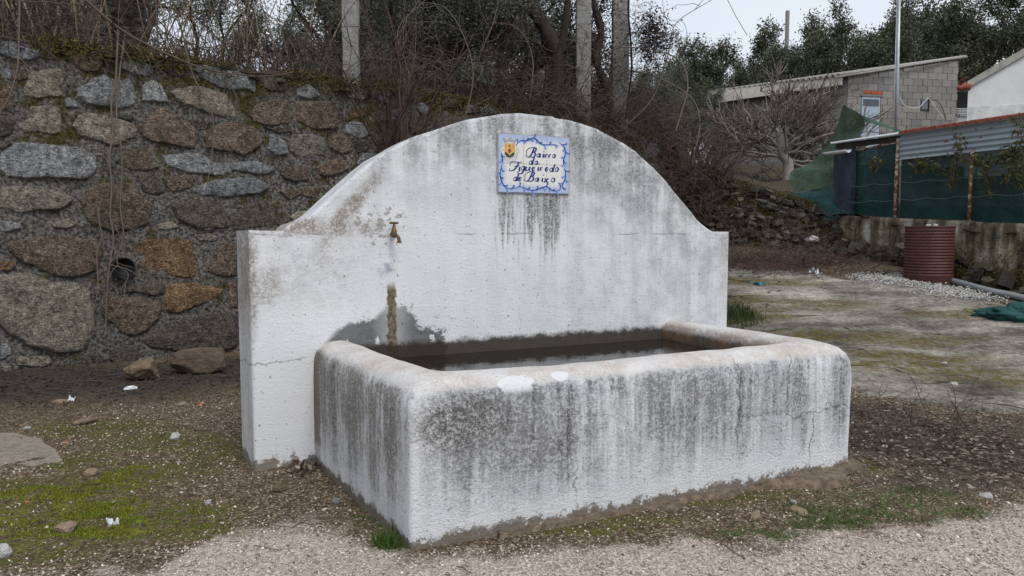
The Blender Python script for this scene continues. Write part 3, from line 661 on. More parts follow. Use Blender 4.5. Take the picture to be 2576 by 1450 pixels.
C1 = '''0,120 60,110 180,165 320,190 325,235 230,265 120,260 0,215|g;0,320 75,330 90,390 40,430 0,440|g;95,370 190,345 215,400 160,425 95,415|b;235,360 400,320 480,340 500,420 470,500 500,540 300,560 200,545 180,500|l
560,235 640,225 680,245 790,235 805,290 760,345 640,355 570,290|b;930,270 1000,265 1180,290 1190,350 1150,390 1050,370 950,330|g;1265,275 1340,275 1440,330 1435,400 1330,385 1260,340|d;1480,315 1600,300 1690,330 1850,350 1985,425 1985,520 1930,500 1850,490 1700,480 1560,395|g
600,490 720,410 800,370 900,420 1010,405 1070,580 1040,620 930,640 800,620 680,610 610,540|g;1110,460 1180,415 1250,450 1310,590 1240,590 1100,580|g;1320,490 1400,480 1520,460 1640,490 1770,540 1830,660 1840,710 1700,700 1560,660 1400,600 1340,540|l;500,560 540,550 615,600 600,630 510,625|g
240,620 400,615 470,640 475,820 400,840 300,820 180,820 120,770 220,730|l;20,460 100,450 110,600 90,650 0,650 0,500|b;610,690 700,675 830,690 1010,740 1065,790 1040,860 900,930 760,890 610,840 580,770|l;1090,770 1180,660 1280,630 1400,700 1530,810 1530,900 1480,955 1300,910 1150,890 1090,830|b
1560,820 1760,745 1890,750 1990,800 2050,870 1990,960 1900,1005 1700,970 1600,940|b;1420,730 1520,720 1700,745 1640,795 1540,815 1450,770|d;0,1000 130,900 300,905 440,930 560,925 740,1010 745,1100 710,1170 600,1190 400,1170 250,1185 60,1170 0,1100|g;880,1060 980,970 1130,940 1240,1100 1150,1120 1000,1110|b
1275,1000 1400,985 1550,980 1640,1050 1740,1060 1820,1095 1790,1135 1680,1155 1450,1130 1310,1080|g;1490,1270 1620,1200 1850,1170 2000,1180 2100,1250 2000,1300 1750,1325 1560,1310|g;0,1260 120,1230 300,1240 500,1290 570,1350 480,1420 250,1430 110,1450 0,1400|l;620,1370 700,1260 850,1215 1000,1210 1100,1300 1180,1380 1180,1450 1150,1530 1000,1590 850,1590 700,1530 640,1450|b
1250,1170 1420,1160 1510,1170 1480,1250 1340,1290 1280,1230|b;1330,1400 1480,1350 1700,1360 1750,1450 1780,1560 1560,1580 1400,1520|d;1060,1150 1200,1140 1250,1210 1280,1290 1200,1310 1110,1280|d;0,690 90,700 110,800 60,850 0,860|d;20,900 60,880 90,905 20,960 0,950|d;880,690 960,680 1050,720 1000,735 900,700|d;1690,640 1850,560 1860,640 1845,660|d'''
C2 = '''0,160 150,180 160,220 60,250 0,240|g;405,190 530,140 610,190 520,220 420,215|l;40,360 200,300 400,270 600,290 760,320 790,430 760,560 600,600 400,590 250,510 100,440|b;1020,370 1120,300 1300,295 1470,310 1500,430 1545,530 1510,605 1350,590 1140,530 1060,470|o
1600,560 1650,430 1720,330 1840,330 1840,590 1680,590|b;1530,270 1620,260 1700,290 1660,320 1540,320|l;0,475 120,480 130,510 60,550 0,545|o;-30,600 150,570 260,580 330,630 620,640 700,700 720,850 740,990 700,1100 620,1170 500,1195 300,1150 150,1090 20,990 -30,900|l
770,690 850,690 900,760 1100,750 1245,805 1245,890 1160,1000 1060,1060 960,1040 880,960 790,900|b;940,640 1270,640 1280,720 1200,740 1050,715 950,720|d;1275,780 1305,655 1470,640 1680,680 1740,700 1700,740 1560,810 1380,880 1285,855|o;1090,1080 1250,990 1430,930 1690,865 1840,900 1840,1130 1700,1180 1500,1180 1280,1160 1120,1120|d
0,1080 60,1075 90,1190 20,1240 0,1240|g;120,1210 380,1215 410,1270 320,1300 130,1280|l;850,1150 1080,1140 1060,1250 900,1290 850,1230|d;1770,640 1840,640 1840,840 1780,840|b;0,1290 90,1290 90,1340 0,1350|l;620,1210 760,1190 830,1240 720,1290 600,1270|d;480,1320 800,1310 870,1340 760,1360 520,1360|o;1220,190 1330,165 1390,210 1300,235 1230,225|l;1550,180 1640,170 1660,230 1580,240|l;1100,150 1190,160 1200,200 1110,210|d'''
C3 = '''190,210 330,195 390,240 360,300 250,310 190,280|d;440,290 540,250 600,290 640,340 560,370 460,350|g;600,225 700,225 805,270 815,335 720,350 640,300|b;825,285 920,270 1030,310 1020,360 970,380 850,350|l;1035,325 1090,300 1200,310 1180,400 1110,385|g;70,490 130,410 250,370 390,390 400,560 270,580 170,570 90,530|b;440,400 560,380 760,385 780,600 740,615 560,605 440,540|b
860,450 940,425 1010,480 970,520 890,520|o;1040,480 1130,460 1200,500 1170,540 1060,560|b;840,570 890,545 1000,560 1030,650 950,690 840,640|g;1030,680 1180,600 1260,630 1250,690 1130,740 1040,720|b;230,650 280,645 370,720 385,800 300,825 220,770|g;410,650 560,650 680,680 670,820 560,810 470,835 405,790|l;710,670 830,640 890,710 880,790 800,810 715,760|b
615,910 740,850 850,860 870,930 740,980 640,980|b;920,880 980,800 1080,800 1100,880 1000,920|g;-100,880 100,860 260,900 280,935 190,975 60,950 -90,930|g;320,930 400,890 540,920 555,1010 440,1030 350,1000|b;310,1100 420,1090 560,1065 660,1070 590,1160 470,1130 390,1170|b;-80,1330 60,1200 200,1170 320,1280 350,1370 -60,1420|d;1370,460 1420,470 1420,640 1360,640 1340,560|d;180,590 300,600 400,580 420,630 300,640|d;900,720 1010,700 1020,780 930,800|d'''
C4 = '1170,690 1210,620 1330,680 1310,760 1180,770|d;1340,600 1400,595 1400,640 1350,640|g;1420,610 1480,590 1520,640 1440,650|g;1200,560 1290,570 1300,610 1210,610|d;2330,790 2430,780 2440,880 2350,900|g;2060,740 2160,760 2140,820 2050,800|d;1560,640 1640,640 1650,690 1570,690|d'
POL = []
for txt, ox, oy, sc_ in ((C1, 0, 100, 2.072), (C2, 0, 750, 2.072), (C3, 900, 200, 2.132), (C4, 850, 0, 1.506)):
    for it in txt.replace('\n', ';').split(';'):
        pp, cl = it.split('|'); P = []
        for q in pp.split():
            x, y = map(float, q.split(',')); h = wall_hit((ox+x/sc_)/1.4906, (oy+y/sc_)/1.4906)
            if h: P.append(h)
        if len(P) > 3: POL.append((P, cl))
def seg_dist(px, pz, P):
    m = 1e9; q = len(P)
    for i in range(q):
        ax, az = P[i]; bx, bz = P[(i+1) % q]; dx, dz = bx-ax, bz-az; t = max(0, min(1, ((px-ax)*dx+(pz-az)*dz)/(dx*dx+dz*dz+1e-9)))
        m = min(m, math.hypot(px-ax-dx*t, pz-az-dz*t))
    return m
def pin(px, pz, P): return bool(inside(P, np.array([px]), np.array([pz]))[0])
rs = random.Random(12); boxes = [(min(p[0] for p in P), max(p[0] for p in P), min(p[1] for p in P), max(p[1] for p in P)) for P, _ in POL]
for tries in range(5200):
    s = rs.uniform(.2, wcum[-1]-.1); z = rs.uniform(.05, WTOP-.12); r = (.30 if tries < 2000 else .20 if tries < 3500 else .11)*rs.uniform(.8, 1.2); ok = True
    for (P, _), bx in zip(POL, boxes):
        if s+r < bx[0]-.1 or s-r > bx[1]+.1 or z+r < bx[2]-.1 or z-r > bx[3]+.1: continue
        if pin(s, z, P) or seg_dist(s, z, P) < r*.78+.03: ok = False; break
    if not ok: continue
    k = rs.randint(6, 9); asp = rs.uniform(1.0, 1.5); P = [(s+r*asp**.5*rs.uniform(.8, 1.1)*math.cos(2*math.pi*i/k), z+r/asp**.5*rs.uniform(.75, 1.05)*math.sin(2*math.pi*i/k)) for i in range(k)]
    POL.append((P, rs.choice('ggllbbbbdddo'))); boxes.append((min(p[0] for p in P), max(p[0] for p in P), min(p[1] for p in P), max(p[1] for p in P)))
    if len(POL) > 298: break
def stone_mesh(P, seed):
    P = np.array(P); c = P.mean(0); ang = np.arctan2(P[:, 1]-c[1], P[:, 0]-c[0])
    if np.sum(P[:, 0]*np.roll(P[:, 1], -1)-P[:, 1]*np.roll(P[:, 0], -1)) < 0: P = P[::-1]
    N = 40; per = np.concatenate([P, P[:1]]); sl = np.linalg.norm(np.diff(per, axis=0), axis=1); cu = np.concatenate([[0], np.cumsum(sl)])
    t = np.linspace(0, cu[-1], N, endpoint=False); O = np.stack([np.interp(t, cu, per[:, 0]), np.interp(t, cu, per[:, 1])], 1)
    O = .12*np.roll(O, 1, 0)+.76*O+.12*np.roll(O, -1, 0); size = math.sqrt(np.ptp(P[:, 0])*np.ptp(P[:, 1]))
    O += .05*size*np.stack([fbm(t*14, np.full(N, seed*1.7), 3, 1), fbm(t*14, np.full(N, seed*2.3), 3, 2)], 1)*2
    rings = [(1.04, -.06), (1.03, .0), (.985, .026), (.93, .036), (.80, .042), (.62, .044), (.42, .046), (.2, .046)]
    bul = .6+.8*vnoise(seed*3.7, 1.1, 4); V = []; tilt = ((vnoise(seed*1.9, 3.3)-.5)*.09, (vnoise(seed*2.9, 7.3)-.5)*.13)
    for f, o in rings:
        q = c+(O-c)*f; oo = o*bul*(.6+size) + .075*size**.7*fbm(q[:, 0]*6+seed, q[:, 1]*8, 4, 41)*(f < 1) + tilt[0]*(q[:, 0]-c[0])*(f < 1.01) + tilt[1]*(q[:, 1]-c[1])*(f < 1.01)
        for k in range(N): V.append(wpos(q[k, 0], q[k, 1], float(oo[k]))-stone_wall.location)
    V.append(wpos(c[0], c[1], .046*bul*(.6+size))-stone_wall.location); R_ = len(rings)
    F = [(i*N+k, i*N+(k+1) % N, (i+1)*N+(k+1) % N, (i+1)*N+k) for i in range(R_-1) for k in range(N)]+[((R_-1)*N+k, (R_-1)*N+(k+1) % N, R_*N) for k in range(N)]
    mb = MB(); mb.add(V, F); return mb.mesh('stone', False)
for i, (P, cl) in enumerate(POL): link('stone', stone_mesh(P, i), STM[cl], stone_wall)
# drain pipe mouth; a shallow black end cap stands in for its dark depth
h = wall_hit(306, 674); p, d, nn = wpt(h[0]); M_black = plain('black_plastic', (.012, .0125, .014), .6, .2)
Mx = Matrix.Translation(wpos(h[0], h[1], .135)-stone_wall.location) @ Vector((nn.x, nn.y, 0)).to_track_quat('Z', 'Y').to_matrix().to_4x4()
mb = MB(); N_ = 28; rp = [(.125, -.2), (.125, 0), (.112, 0), (.108, -.02), (.105, -.075)]
V = [Mx @ Vector((r*math.cos(2*math.pi*k/N_), r*math.sin(2*math.pi*k/N_), z)) for r, z in rp for k in range(N_)]
mb.add(V, [(i*N_+k, i*N_+(k+1) % N_, (i+1)*N_+(k+1) % N_, (i+1)*N_+k) for i in range(4) for k in range(N_)]+[tuple(range(4*N_, 5*N_))]); mb.build('drain_pipe', M_black, stone_wall, True)
# moss cushion along the head of the wall
nb = NB(); C = []
for s in np.arange(.5, wcum[-1], .004):
    if fbm(s*1.3, 5, 3, 61) < -.10: continue
    top = WTOP+.10*float(fbm(s*1.1, 2, 3, 6))
    for k in range(4): C.append(tuple(wpos(s+random.uniform(-.02, .02), top+random.uniform(-.13, .08)*(1 if random.random() < .8 else 1.8), random.uniform(-.10, .10))-stone_wall.location))
nb.leaves(np.array(C), .045, .022, .5)
M_mossleaf = leafmat('moss_tufts', [(.04, .032, .010), (.085, .066, .015), (.135, .105, .024), (.065, .058, .015)], .9, 0)
tag(nb.build('moss', M_mossleaf, stone_wall), kind='stuff')

# ================================================================== concrete yard
YB = [gxy(*p) for p in ((1790, 700), (1790, 800), (1880, 860), (2120, 985), (2160, 1010), (2330, 1030), (2450, 1052), (2576, 1050), (2800, 1060), (3000, 1000), (2900, 880), (2650, 800), (2520, 760), (2400, 722), (2270, 712), (2140, 706), (2060, 694), (1960, 686), (1840, 683))]
def poly_dist(L, X, Y):
    m = np.full(X.shape, 1e9)
    for i in range(len(L)):
        (ax, ay), (bx, by) = L[i], L[(i+1) % len(L)]; dx, dy = bx-ax, by-ay
        t = np.clip(((X-ax)*dx+(Y-ay)*dy)/(dx*dx+dy*dy+1e-9), 0, 1); m = np.minimum(m, np.hypot(X-ax-dx*t, Y-ay-dy*t))
    return m
x0 = min(p[0] for p in YB)-.3; x1 = max(p[0] for p in YB)+.3; y0 = min(p[1] for p in YB)-.3; y1 = max(p[1] for p in YB)+.3
XX, YY = np.meshgrid(np.arange(x0, x1, .035), np.arange(y0, y1, .035), indexing='ij')
sdist = poly_dist(YB, XX, YY)*np.where(inside(YB, XX, YY), 1, -1) + .45*fbm(XX*1.6, YY*1.6, 5, 71)
base_g = gz(XX, YY)+.020*fbm(XX*6, YY*6, 3, 8)+.012*fbm(XX*25, YY*25, 2, 9)
ZZ = gz(XX, YY)+.022+.018*fbm(XX*1.4, YY*1.4, 3, 72)+.008*fbm(XX*9, YY*9, 3, 73); ZZ = np.where(sdist > .03, ZZ, base_g-.03)
a, b = XX.shape; ii = np.arange(a*b).reshape(a, b); keep = (sdist[:-1, :-1] > -.06)
Fq = np.stack([ii[:-1, :-1], ii[1:, :-1], ii[1:, 1:], ii[:-1, 1:]], -1)[keep]
g = Gr('old_concrete'); P = g.co('World'); X, Y, Z = g.sep(P); n1 = g.noise(P, 1.1, 6, .65); n2 = g.noise(P, 9, 6, .7); n3 = g.noise(P, 70, 3, .6); nw = g.noise(g.sc(P, (.6, 2.2, 1)), 2.0, 5, .65)
c = g.ramp(n1*.45+nw*.35+n2*.2, [(.40, (.07, .061, .051)), (.47, (.16, .142, .121)), (.53, (.27, .242, .208)), (.61, (.45, .405, .35))])
c = g.mul(c, g.ramp(n3, [(.3, (.72,)*3), (.7, (1.2,)*3)]))
YM = patches([(2060,770,.7,.25),(2040,855,1.3,.22),(1900,800,.6,.3),(2290,925,.8,.14),(2310,905,.8,.16),(2520,960,.6,.25),(2480,790,.9,.25),(2280,865,.9,.15),(1930,715,.8,.25),(2380,940,.5,.12),(1870,760,.5,.3)])
Xw = X+(n2-.5)*.9; Yw = Y+(n1-.5)*.9; m = None
for q in YM: k = g.ellipse(Xw, Yw, *q, .5); m = k if m is None else m.max(k)
c = g.mix(m*(n2*.7+n3*.4).ss(.46, .60)*.9, c, g.ramp(n3, [(.36, (.045, .036, .008)), (.64, (.14, .11, .022))])); c = g.mul(c, g.ramp(g.noise(P, 22, 5, .75), [(.36, (.55,)*3), (.5, (1.,)*3), (.64, (1.3,)*3)]))
crk = (g.noise(g.sc(P, (.35, 1, 1)), .9, 3, .6)-.5+(n2-.5)*.03).abs().ss(.0045, .0015)*nw.ss(.46, .54)
c = g.mix(crk*.8, c, (.03, .027, .022)); g.bump(n2*.8+n3*.5-crk*2, .02)
tag(link('concrete_yard', np_mesh('concrete_yard', np.stack([XX, YY, ZZ], -1).reshape(-1, 3), Fq), g.done(c, .95, .15)), kind='structure')
# small leftover slab of paving at the left
pc = gxy(40, 1140); rows = []
Mpav = plain('paving_concrete', (.24, .205, .165), .95, .4, 24, .02)
mb = MB(); q = [gxy(*p) for p in ((-160, 1180), (-40, 1184), (0, 1179), (30, 1182), (60, 1173), (85, 1175), (110, 1167), (135, 1168), (158, 1160), (146, 1148), (140, 1135), (112, 1122), (104, 1110), (75, 1107), (40, 1098), (-160, 1096))]
cz = float(gz(*pc)); mb.prism([(x, y, cz-.06) for x, y in q][::-1], (0, 0, .070)); o = mb.build('paving_slab', Mpav); tag(o, 'flat leftover slab of pale concrete in the mossy gravel', 'slab')

# ================================================================== dry stone rubble bank
RB = [Vector((3.3, 15.8)), Vector((3.9, 14.4)), Vector((4.8, 13.7)), Vector((5.9, 13.05))]
def rb_pt(u, v):                       # along, up the face
    L = [0]+list(np.cumsum([(RB[i+1]-RB[i]).length for i in range(3)])); s = u*L[-1]; k = min(2, max(0, int(np.searchsorted(L, s)-1))); t = (s-L[k])/(L[k+1]-L[k])
    p = RB[k].lerp(RB[k+1], t); d = (RB[k+1]-RB[k]).normalized(); nn = Vector((d.y, -d.x))          # outward
    if nn.y > 0: nn = -nn
    zb = float(gz(p.x, p.y))-.1; zt = 3.1-1.2*u
    o = .30-.62*v+.10*fbm(s*2, v*2, 3, 81)
    return Vector((p.x+nn.x*o, p.y+nn.y*o, zb+(zt-zb)*v)), nn, d
bank = empty('rubble_bank', (4.8, 13.7, 1.2)); tag(bank, 'collapsed dry stone bank of mossy slate slabs behind the concrete yard', 'rubble bank')
BL = bank.location; rows = [[tuple(rb_pt(i/60, j/24)[0]-BL) for j in range(26)] for i in range(61)]
M_bank = plain('bank_earth', (.055, .047, .032), .95, .5, 7, .05); mb = MB(); mb.grid(rows); mb.build('earth_core', M_bank, bank, True)
g = Gr('slate'); n1 = g.noise(g.co('World'), 6, 5, .7); n2 = g.noise(g.co('World'), 40, 4, .7); r = g.orand()
c = g.ramp(r*.5+n2*.6, [(.25, (.025, .022, .018)), (.5, (.07, .063, .05)), (.75, (.13, .115, .092)), (1., (.36, .34, .30))])
c = g.mix(n1.ss(.52, .66)*.65, c, (.06, .058, .016)); g.bump(n2, .02); M_slate = g.done(c, .9, .2)
SLATES = []
for k in range(7):
    r_ = random.Random(k+50); q = [(math.cos(a_)*r_.uniform(.75, 1.1), math.sin(a_)*r_.uniform(.7, 1.05)) for a_ in np.linspace(0, 6.283, 7)[:-1]]
    mb = MB(); mb.prism([(x*.5, y*.5, -.5+r_.uniform(-.1, .1)) for x, y in q], (r_.uniform(-.08, .08), r_.uniform(-.08, .08), 1)); SLATES.append(mb.mesh('slate')); SLATES[-1].materials.append(M_slate)
rs = random.Random(5)
for k in range(290):
    u = rs.uniform(.12, 1.0); v = rs.uniform(.02, .98); p, nn, d = rb_pt(u, v); o = link('slab_stone', rs.choice(SLATES), None, bank)
    o.location = p-BL+Vector((nn.x, nn.y, 0))*rs.uniform(-.01, .10); L_ = rs.uniform(.10, .28); o.scale = (L_, rs.uniform(.1, .2), rs.uniform(.03, .11))
    o.rotation_euler = (rs.gauss(0, .38), rs.gauss(0, .38), math.atan2(d.y, d.x)+rs.uniform(-1.2, 1.2))
nb = NB(); C = [tuple(rb_pt(rs.uniform(.05, 1), rs.uniform(0, 1.03))[0]-BL+Vector((0, -.03, .02))) for k in range(14000)]
C = [c_ for c_ in C if fbm(c_[0]*2, c_[2]*2, 3, 91) > -.03]
nb.leaves(np.array(C), .04, .025, .4); tag(nb.build('moss', M_mossleaf, bank), kind='stuff')

# ================================================================== concrete retaining wall on the right
KC = 1.12; CW = [Vector((5.22, 11.72))*KC, Vector((6.40, 9.03))*KC, Vector((7.9, 5.5))*KC]; CWZ = [1.5+(z-1.5)*KC for z in (1.80, 1.62, 1.45)]
g = Gr('streaked_concrete'); P = g.co('World'); X, Y, Z = g.sep(P); st = g.noise(g.sc(P, (5, 5, .7)), 1.0, 5, .6); n1 = g.noise(P, 3, 6, .7); n2 = g.noise(P, 30, 4, .65)
c = g.ramp(st*.6+n1*.4, [(.40, (.05, .043, .035)), (.47, (.15, .115, .075)), (.53, (.30, .25, .19)), (.60, (.50, .46, .40))])
c = g.mix((n1*.7+(1.62-Z)*.25).ss(.52, .72)*.6, c, (.05, .043, .022)); c = g.mul(c, g.ramp(n2, [(.3, (.7,)*3), (.7, (1.2,)*3)])); g.bump(n2+n1, .02); M_cw = g.done(c, .95, .15)
rwall = empty('retaining_wall', (6.5, 11.6, .9)); tag(rwall, 'stained low concrete retaining wall under the netted coop', 'wall'); RL = rwall.location
def cw(u):
    u = u*2; k = min(1, int(u)) if u >= 0 else 0; t = u-k; p = CW[k].lerp(CW[k+1], t); d = (CW[k+1]-CW[k]).normalized(); nn = Vector((d.y, -d.x)); nn = -nn if nn.x > 0 else nn
    return p, CWZ[k]+(CWZ[k+1]-CWZ[k])*t, nn, d
rows = []
for i in range(90):
    p, zt, nn, d = cw(i/89); zt += .02*float(fbm(i*.25, 1, 3, 7)); row = []
    for o, z in ((.05, -.3), (.04, .7), (.02, 1.1), (.012, zt-.06), (.004, zt-.012), (-.02, zt), (-.18, zt+.004), (-.21, zt-.02), (-.22, -.3)):
        e = .012*float(fbm(i*.6, z*5, 3, 17)) if o > 0 else 0; row.append((p.x+nn.x*(o+e)-RL.x, p.y+nn.y*(o+e)-RL.y, z-RL.z))
    rows.append(row)
mb = MB(); mb.grid(rows); nw_ = len(rows[0]); mb.f += [tuple(range(nw_))]; mb.build('wall_face', M_cw, rwall, True)
rs = random.Random(9)
for k in range(70):                     # rough stones along its foot
    u = rs.uniform(-.02, .75); p, zt, nn, d = cw(max(0, u)); o = link('foot_stone', rs.choice(SLATES), None, rwall); q = p+nn*rs.uniform(.05, .40); o.location = Vector((q.x, q.y, float(gz(q.x, q.y))+rs.uniform(.0, .26)))-RL
    sc_ = rs.uniform(.10, .26); o.scale = (sc_, sc_*.8, sc_*rs.uniform(.3, .8)); o.rotation_euler = [rs.uniform(-.6, .6), rs.uniform(-.6, .6), rs.uniform(0, 6)]
nb = NB(); C = []
for k in range(9000):
    p, zt, nn, d = cw(rs.uniform(0, .8)); q = p+nn*abs(rs.gauss(.12, .14)); v = rs.random(); C.append((q.x-RL.x, q.y-RL.y, float(gz(q.x, q.y))+.40*v*v*(.5+rs.random())-RL.z))
C = [c_ for c_ in C if fbm(c_[1]*1.5, c_[2]*2, 3, 19) > -.02]
nb.leaves(np.array(C), .035, .022, .4); tag(nb.build('moss', M_mossleaf, rwall), kind='stuff')

# ================================================================== netted coop on the retaining wall
coop = empty('coop', (CW[0].x+.3, CW[0].y-.6, 1.75)); tag(coop, 'makeshift coop with dark green netting and corrugated metal sheet', 'coop'); KL = coop.location
def kp(u, z, off=0.):                   # u: 0 left end .. 1 right (leaves the frame), off: outward
    p, zt, nn, d = cw(u*.5 if u <= 1 else .5+(u-1)*.5); return Vector((p.x-nn.x*(.10-off), p.y-nn.y*(.10-off), 1.5+(z-1.5)*KC))-KL
def netmat(name, col, alpha, scale=130):
    g = Gr(name); P = g.co('World'); n1 = g.noise(P, 4, 5, .6); w = g.n('ShaderNodeTexWave'); w.inputs['Scale'].default_value = scale/6; g.l(P, w.inputs['Vector'])
    c = g.mul(col, g.ramp(n1, [(.25, (.6,)*3), (.75, (1.5,)*3)])); g.done(c, .75, .2); g.bump(n1*2+g.noise(P, 30, 3)*.4, .03)
    t = g.n('ShaderNodeBsdfTransparent'); x = g.n('ShaderNodeMixShader'); x.inputs[0].default_value = alpha
    g.t.links.new(g.b.outputs[0], x.inputs[1]); g.t.links.new(t.outputs[0], x.inputs[2]); g.t.links.new(x.outputs[0], g.out.inputs[0]); return g.mat
M_net = netmat('dark_green_net', (.013, .045, .045), .05); M_lnet = netmat('light_green_net', (.030, .068, .040), .16); M_bnet = netmat('blue_net', (.038, .054, .078), .05); M_tnet = netmat('teal_net', (.02, .066, .066), .04)
g = Gr('galvanised'); P = g.co('World'); n1 = g.noise(P, 3, 5, .6); n2 = g.noise(g.sc(P, (1, 1, .3)), 6, 4, .7)
c = g.mix(n1, (.27, .32, .36), (.44, .50, .53)); c = g.mix((g.noise(P, 7, 3, .6)).ss(.66, .70)*.9, c, (.19, .06, .025)); c = g.mix(n2.ss(.58, .7)*.35, c, (.24, .17, .11)); M_galv = g.done(c, .45, .4, .25)
g = Gr('rusty_post'); P = g.co('World'); n1 = g.noise(P, 14, 5, .7); M_rust = g.done(g.ramp(n1, [(.35, (.10, .04, .02)), (.5, (.26, .13, .07)), (.56, (.46, .42, .36)), (.7, (.55, .52, .46))]), .8, .3)
def sheet(name, u0, u1, zf0, zf1, mat, wob=.03, nu=50, nz=26, off=0., seed=1, fold=0.):
    rows = []
    for i in range(nu+1):
        u = u0+(u1-u0)*i/nu; row = []
        for j in range(nz+1):
            v = j/nz; z = zf0(u)+(zf1(u)-zf0(u))*v; o = off+wob*2*float(fbm(u*9+seed, z*2.5, 4, seed))+fold*math.sin(u*60+2*math.sin(z*4))*(.4+.6*(1-v)); row.append(tuple(kp(u, z, o)))
        rows.append(row)
    mb = MB(); mb.grid(rows); return mb.build(name, mat, coop, True)
wt = lambda u: 1.5+(cw(u*.5 if u <= 1 else .5+(u-1)*.5)[1]-1.5)/KC
sheet('net_panel', .05, .335, lambda u: wt(u)+.02, lambda u: 2.80+.12*u, M_net, .030, seed=3)
sheet('net_panel', .345, .735, lambda u: wt(u)+.02, lambda u: 2.66, M_net, .030, seed=4)
sheet('net_panel', .73, 1.5, lambda u: wt(u)-.03, lambda u: 2.66, M_net, .034, seed=5, fold=.012)
sheet('blue_net', -.06, .085, lambda u: wt(max(0, u))-.02-.1*u, lambda u: 2.84, M_bnet, .02, off=.05, seed=6, fold=.02, nu=24)
rows = []
for i in range(140):
    u = .345+1.15*i/139; rows.append([tuple(kp(u, 2.585+.365*j/60, .06+.014*math.cos(2*math.pi*5*j/60))) for j in range(61)])
mb = MB(); mb.grid(rows); mb.build('corrugated_sheet', M_galv, coop, True)
for u in (.336, .72, 1.12):
    mb = MB(); mb.tube([kp(u, wt(u)-.05, .075), kp(u, 2.2, .075), kp(u+.004, 2.62 if u > .4 else 2.9, .075)], .026, 10); mb.build('post', M_rust, coop, True)
MB().tube([kp(.06, 2.79, .03), kp(.33, 2.87, .03)], .016, 8).build('rail', M_rust, coop, True)
MB().tube([kp(.06, 1.80, .0), kp(.06, 2.86, .0)], .03, 8).build('corner_post', M_black, coop, True)
for z in (2.0, 2.25):
    mb = MB(); mb.tube([kp(u, z+.012*math.sin(u*40), .07) for u in np.linspace(.05, 1.4, 60)], .003, 4); mb.build('wire', M_grey, coop)
# roof: corrugated sheet rising to the back, red edge pieces
M_roofw = plain('white_roof_sheet', (.62, .64, .66), .5, .15, 5)
def rp_(u, b, dz=0.):
    p = kp(u, 2.965+.43*b+dz, 0); pp, zt, nn, d = cw(u*.5 if u <= 1 else .5+(u-1)*.5); return p+Vector((-nn.x, -nn.y, 0))*(b*3.0-.12)
rows = [[tuple(rp_(u, b, .012*math.sin(u*520))) for b in (0, .25, .5, .75, 1.)] for u in np.linspace(-.07, 1.45, 560)]
mb = MB(); mb.grid(rows); ro = mb.build('roof_sheet', M_roofw, coop, True)
md = ro.modifiers.new('thick', 'SOLIDIFY'); md.thickness = .012
M_red = plain('red_edge_tile', (.25, .075, .05), .7, .35, 20)
for k in range(22):
    u0 = .36+k*.05; a_, b_ = rp_(u0, -.012), rp_(u0+.046, -.012); c_, d_ = rp_(u0, .06), rp_(u0+.046, .06); up = Vector((0, 0, .045))
    mb = MB(); V = [a_-up*.3, b_-up*.3, d_-up*.3, c_-up*.3, a_+up*.5, b_+up*.9, d_+up*.9, c_+up*.5]; mb.add(V, [(0,1,2,3)[::-1], (4,5,6,7), (0,1,5,4), (1,2,6,5), (2,3,7,6), (3,0,4,7)]); mb.build('edge_tile', M_red, coop)
mb = MB(); mb.prism([rp_(-.05, .02, -.12), rp_(.34, .02, -.12), rp_(.34, .02, -.03), rp_(-.05, .02, -.03)], (rp_(0, .04)-rp_(0, .0))); mb.build('fascia', plain('dark_fascia', (.03, .028, .026), .8), coop)
gut = [[tuple(rp_(-.09+.16*i/10, -.02, -.14)+Vector((.045*math.cos(a_), .0, .05*math.sin(a_)))) for a_ in np.linspace(math.pi, 2*math.pi, 9)] for i in range(11)]
mb = MB(); mb.grid(gut); o = mb.build('gutter', M_roofw, coop, True); o.modifiers.new('t', 'SOLIDIFY').thickness = .006

# nets hung between the coop and the shrubs
def loft(name, A, B, mat, label, wob=.06, nu=40, nv=30, seed=1):
    A = cr_spline([W(p[0], p[1], p[2]*1.10) for p in A], 8); B = cr_spline([W(p[0], p[1], p[2]*1.10) for p in B], 8); A = np.array(A); B = np.array(B)
    ra = np.linspace(0, len(A)-1, nu); rb = np.linspace(0, len(B)-1, nu); f = lambda M_, r: np.stack([np.interp(r, np.arange(len(M_)), M_[:, k]) for k in range(3)], 1)
    A, B = f(A, ra), f(B, rb); base = Vector(tuple(A[-1])); rows = []
    for i in range(nu):
        row = []
        for j in range(nv):
            v = j/(nv-1); p = A[i]*(1-v)+B[i]*v; e = math.sin(math.pi*v); p = p+np.array([0, 1, 0])*(wob*4*float(fbm(i*.22+seed, j*.16, 3, seed))*e) + np.array([0, -.25*e*wob*4, -.10*e*wob*4])
            row.append(tuple(Vector(tuple(p))-base))
        rows.append(row)
    mb = MB(); mb.grid(rows); o = mb.build(name, mat, None, True); o.location = base; return tag(o, label, 'netting')
loft('shade_net', [(2120,265,13.2),(2108,312,13.3),(2090,350,13.4),(2065,385,13.4),(2035,412,13.5),(1992,430,13.5),(1986,455,13.3),(1998,483,13.0)],
     [(2120,265,13.2),(2162,287,12.6),(2176,318,12.5),(2160,350,12.4),(2146,395,12.4),(2134,430,12.4),(2128,450,12.4),(2126,463,12.3)], M_lnet, 'pale green shade net draped in a peak beside the bare fig tree', seed=2)
loft('shade_net', [(2150,281,12.75),(2185,297,12.4),(2225,313,12.1),(2272,331,11.6)], [(2168,300,12.55),(2195,312,12.2),(2230,322,11.9),(2272,334,11.6)], M_lnet, 'pale green strip of net stretched tight to the coop roof', .02, 20, 8, seed=4)
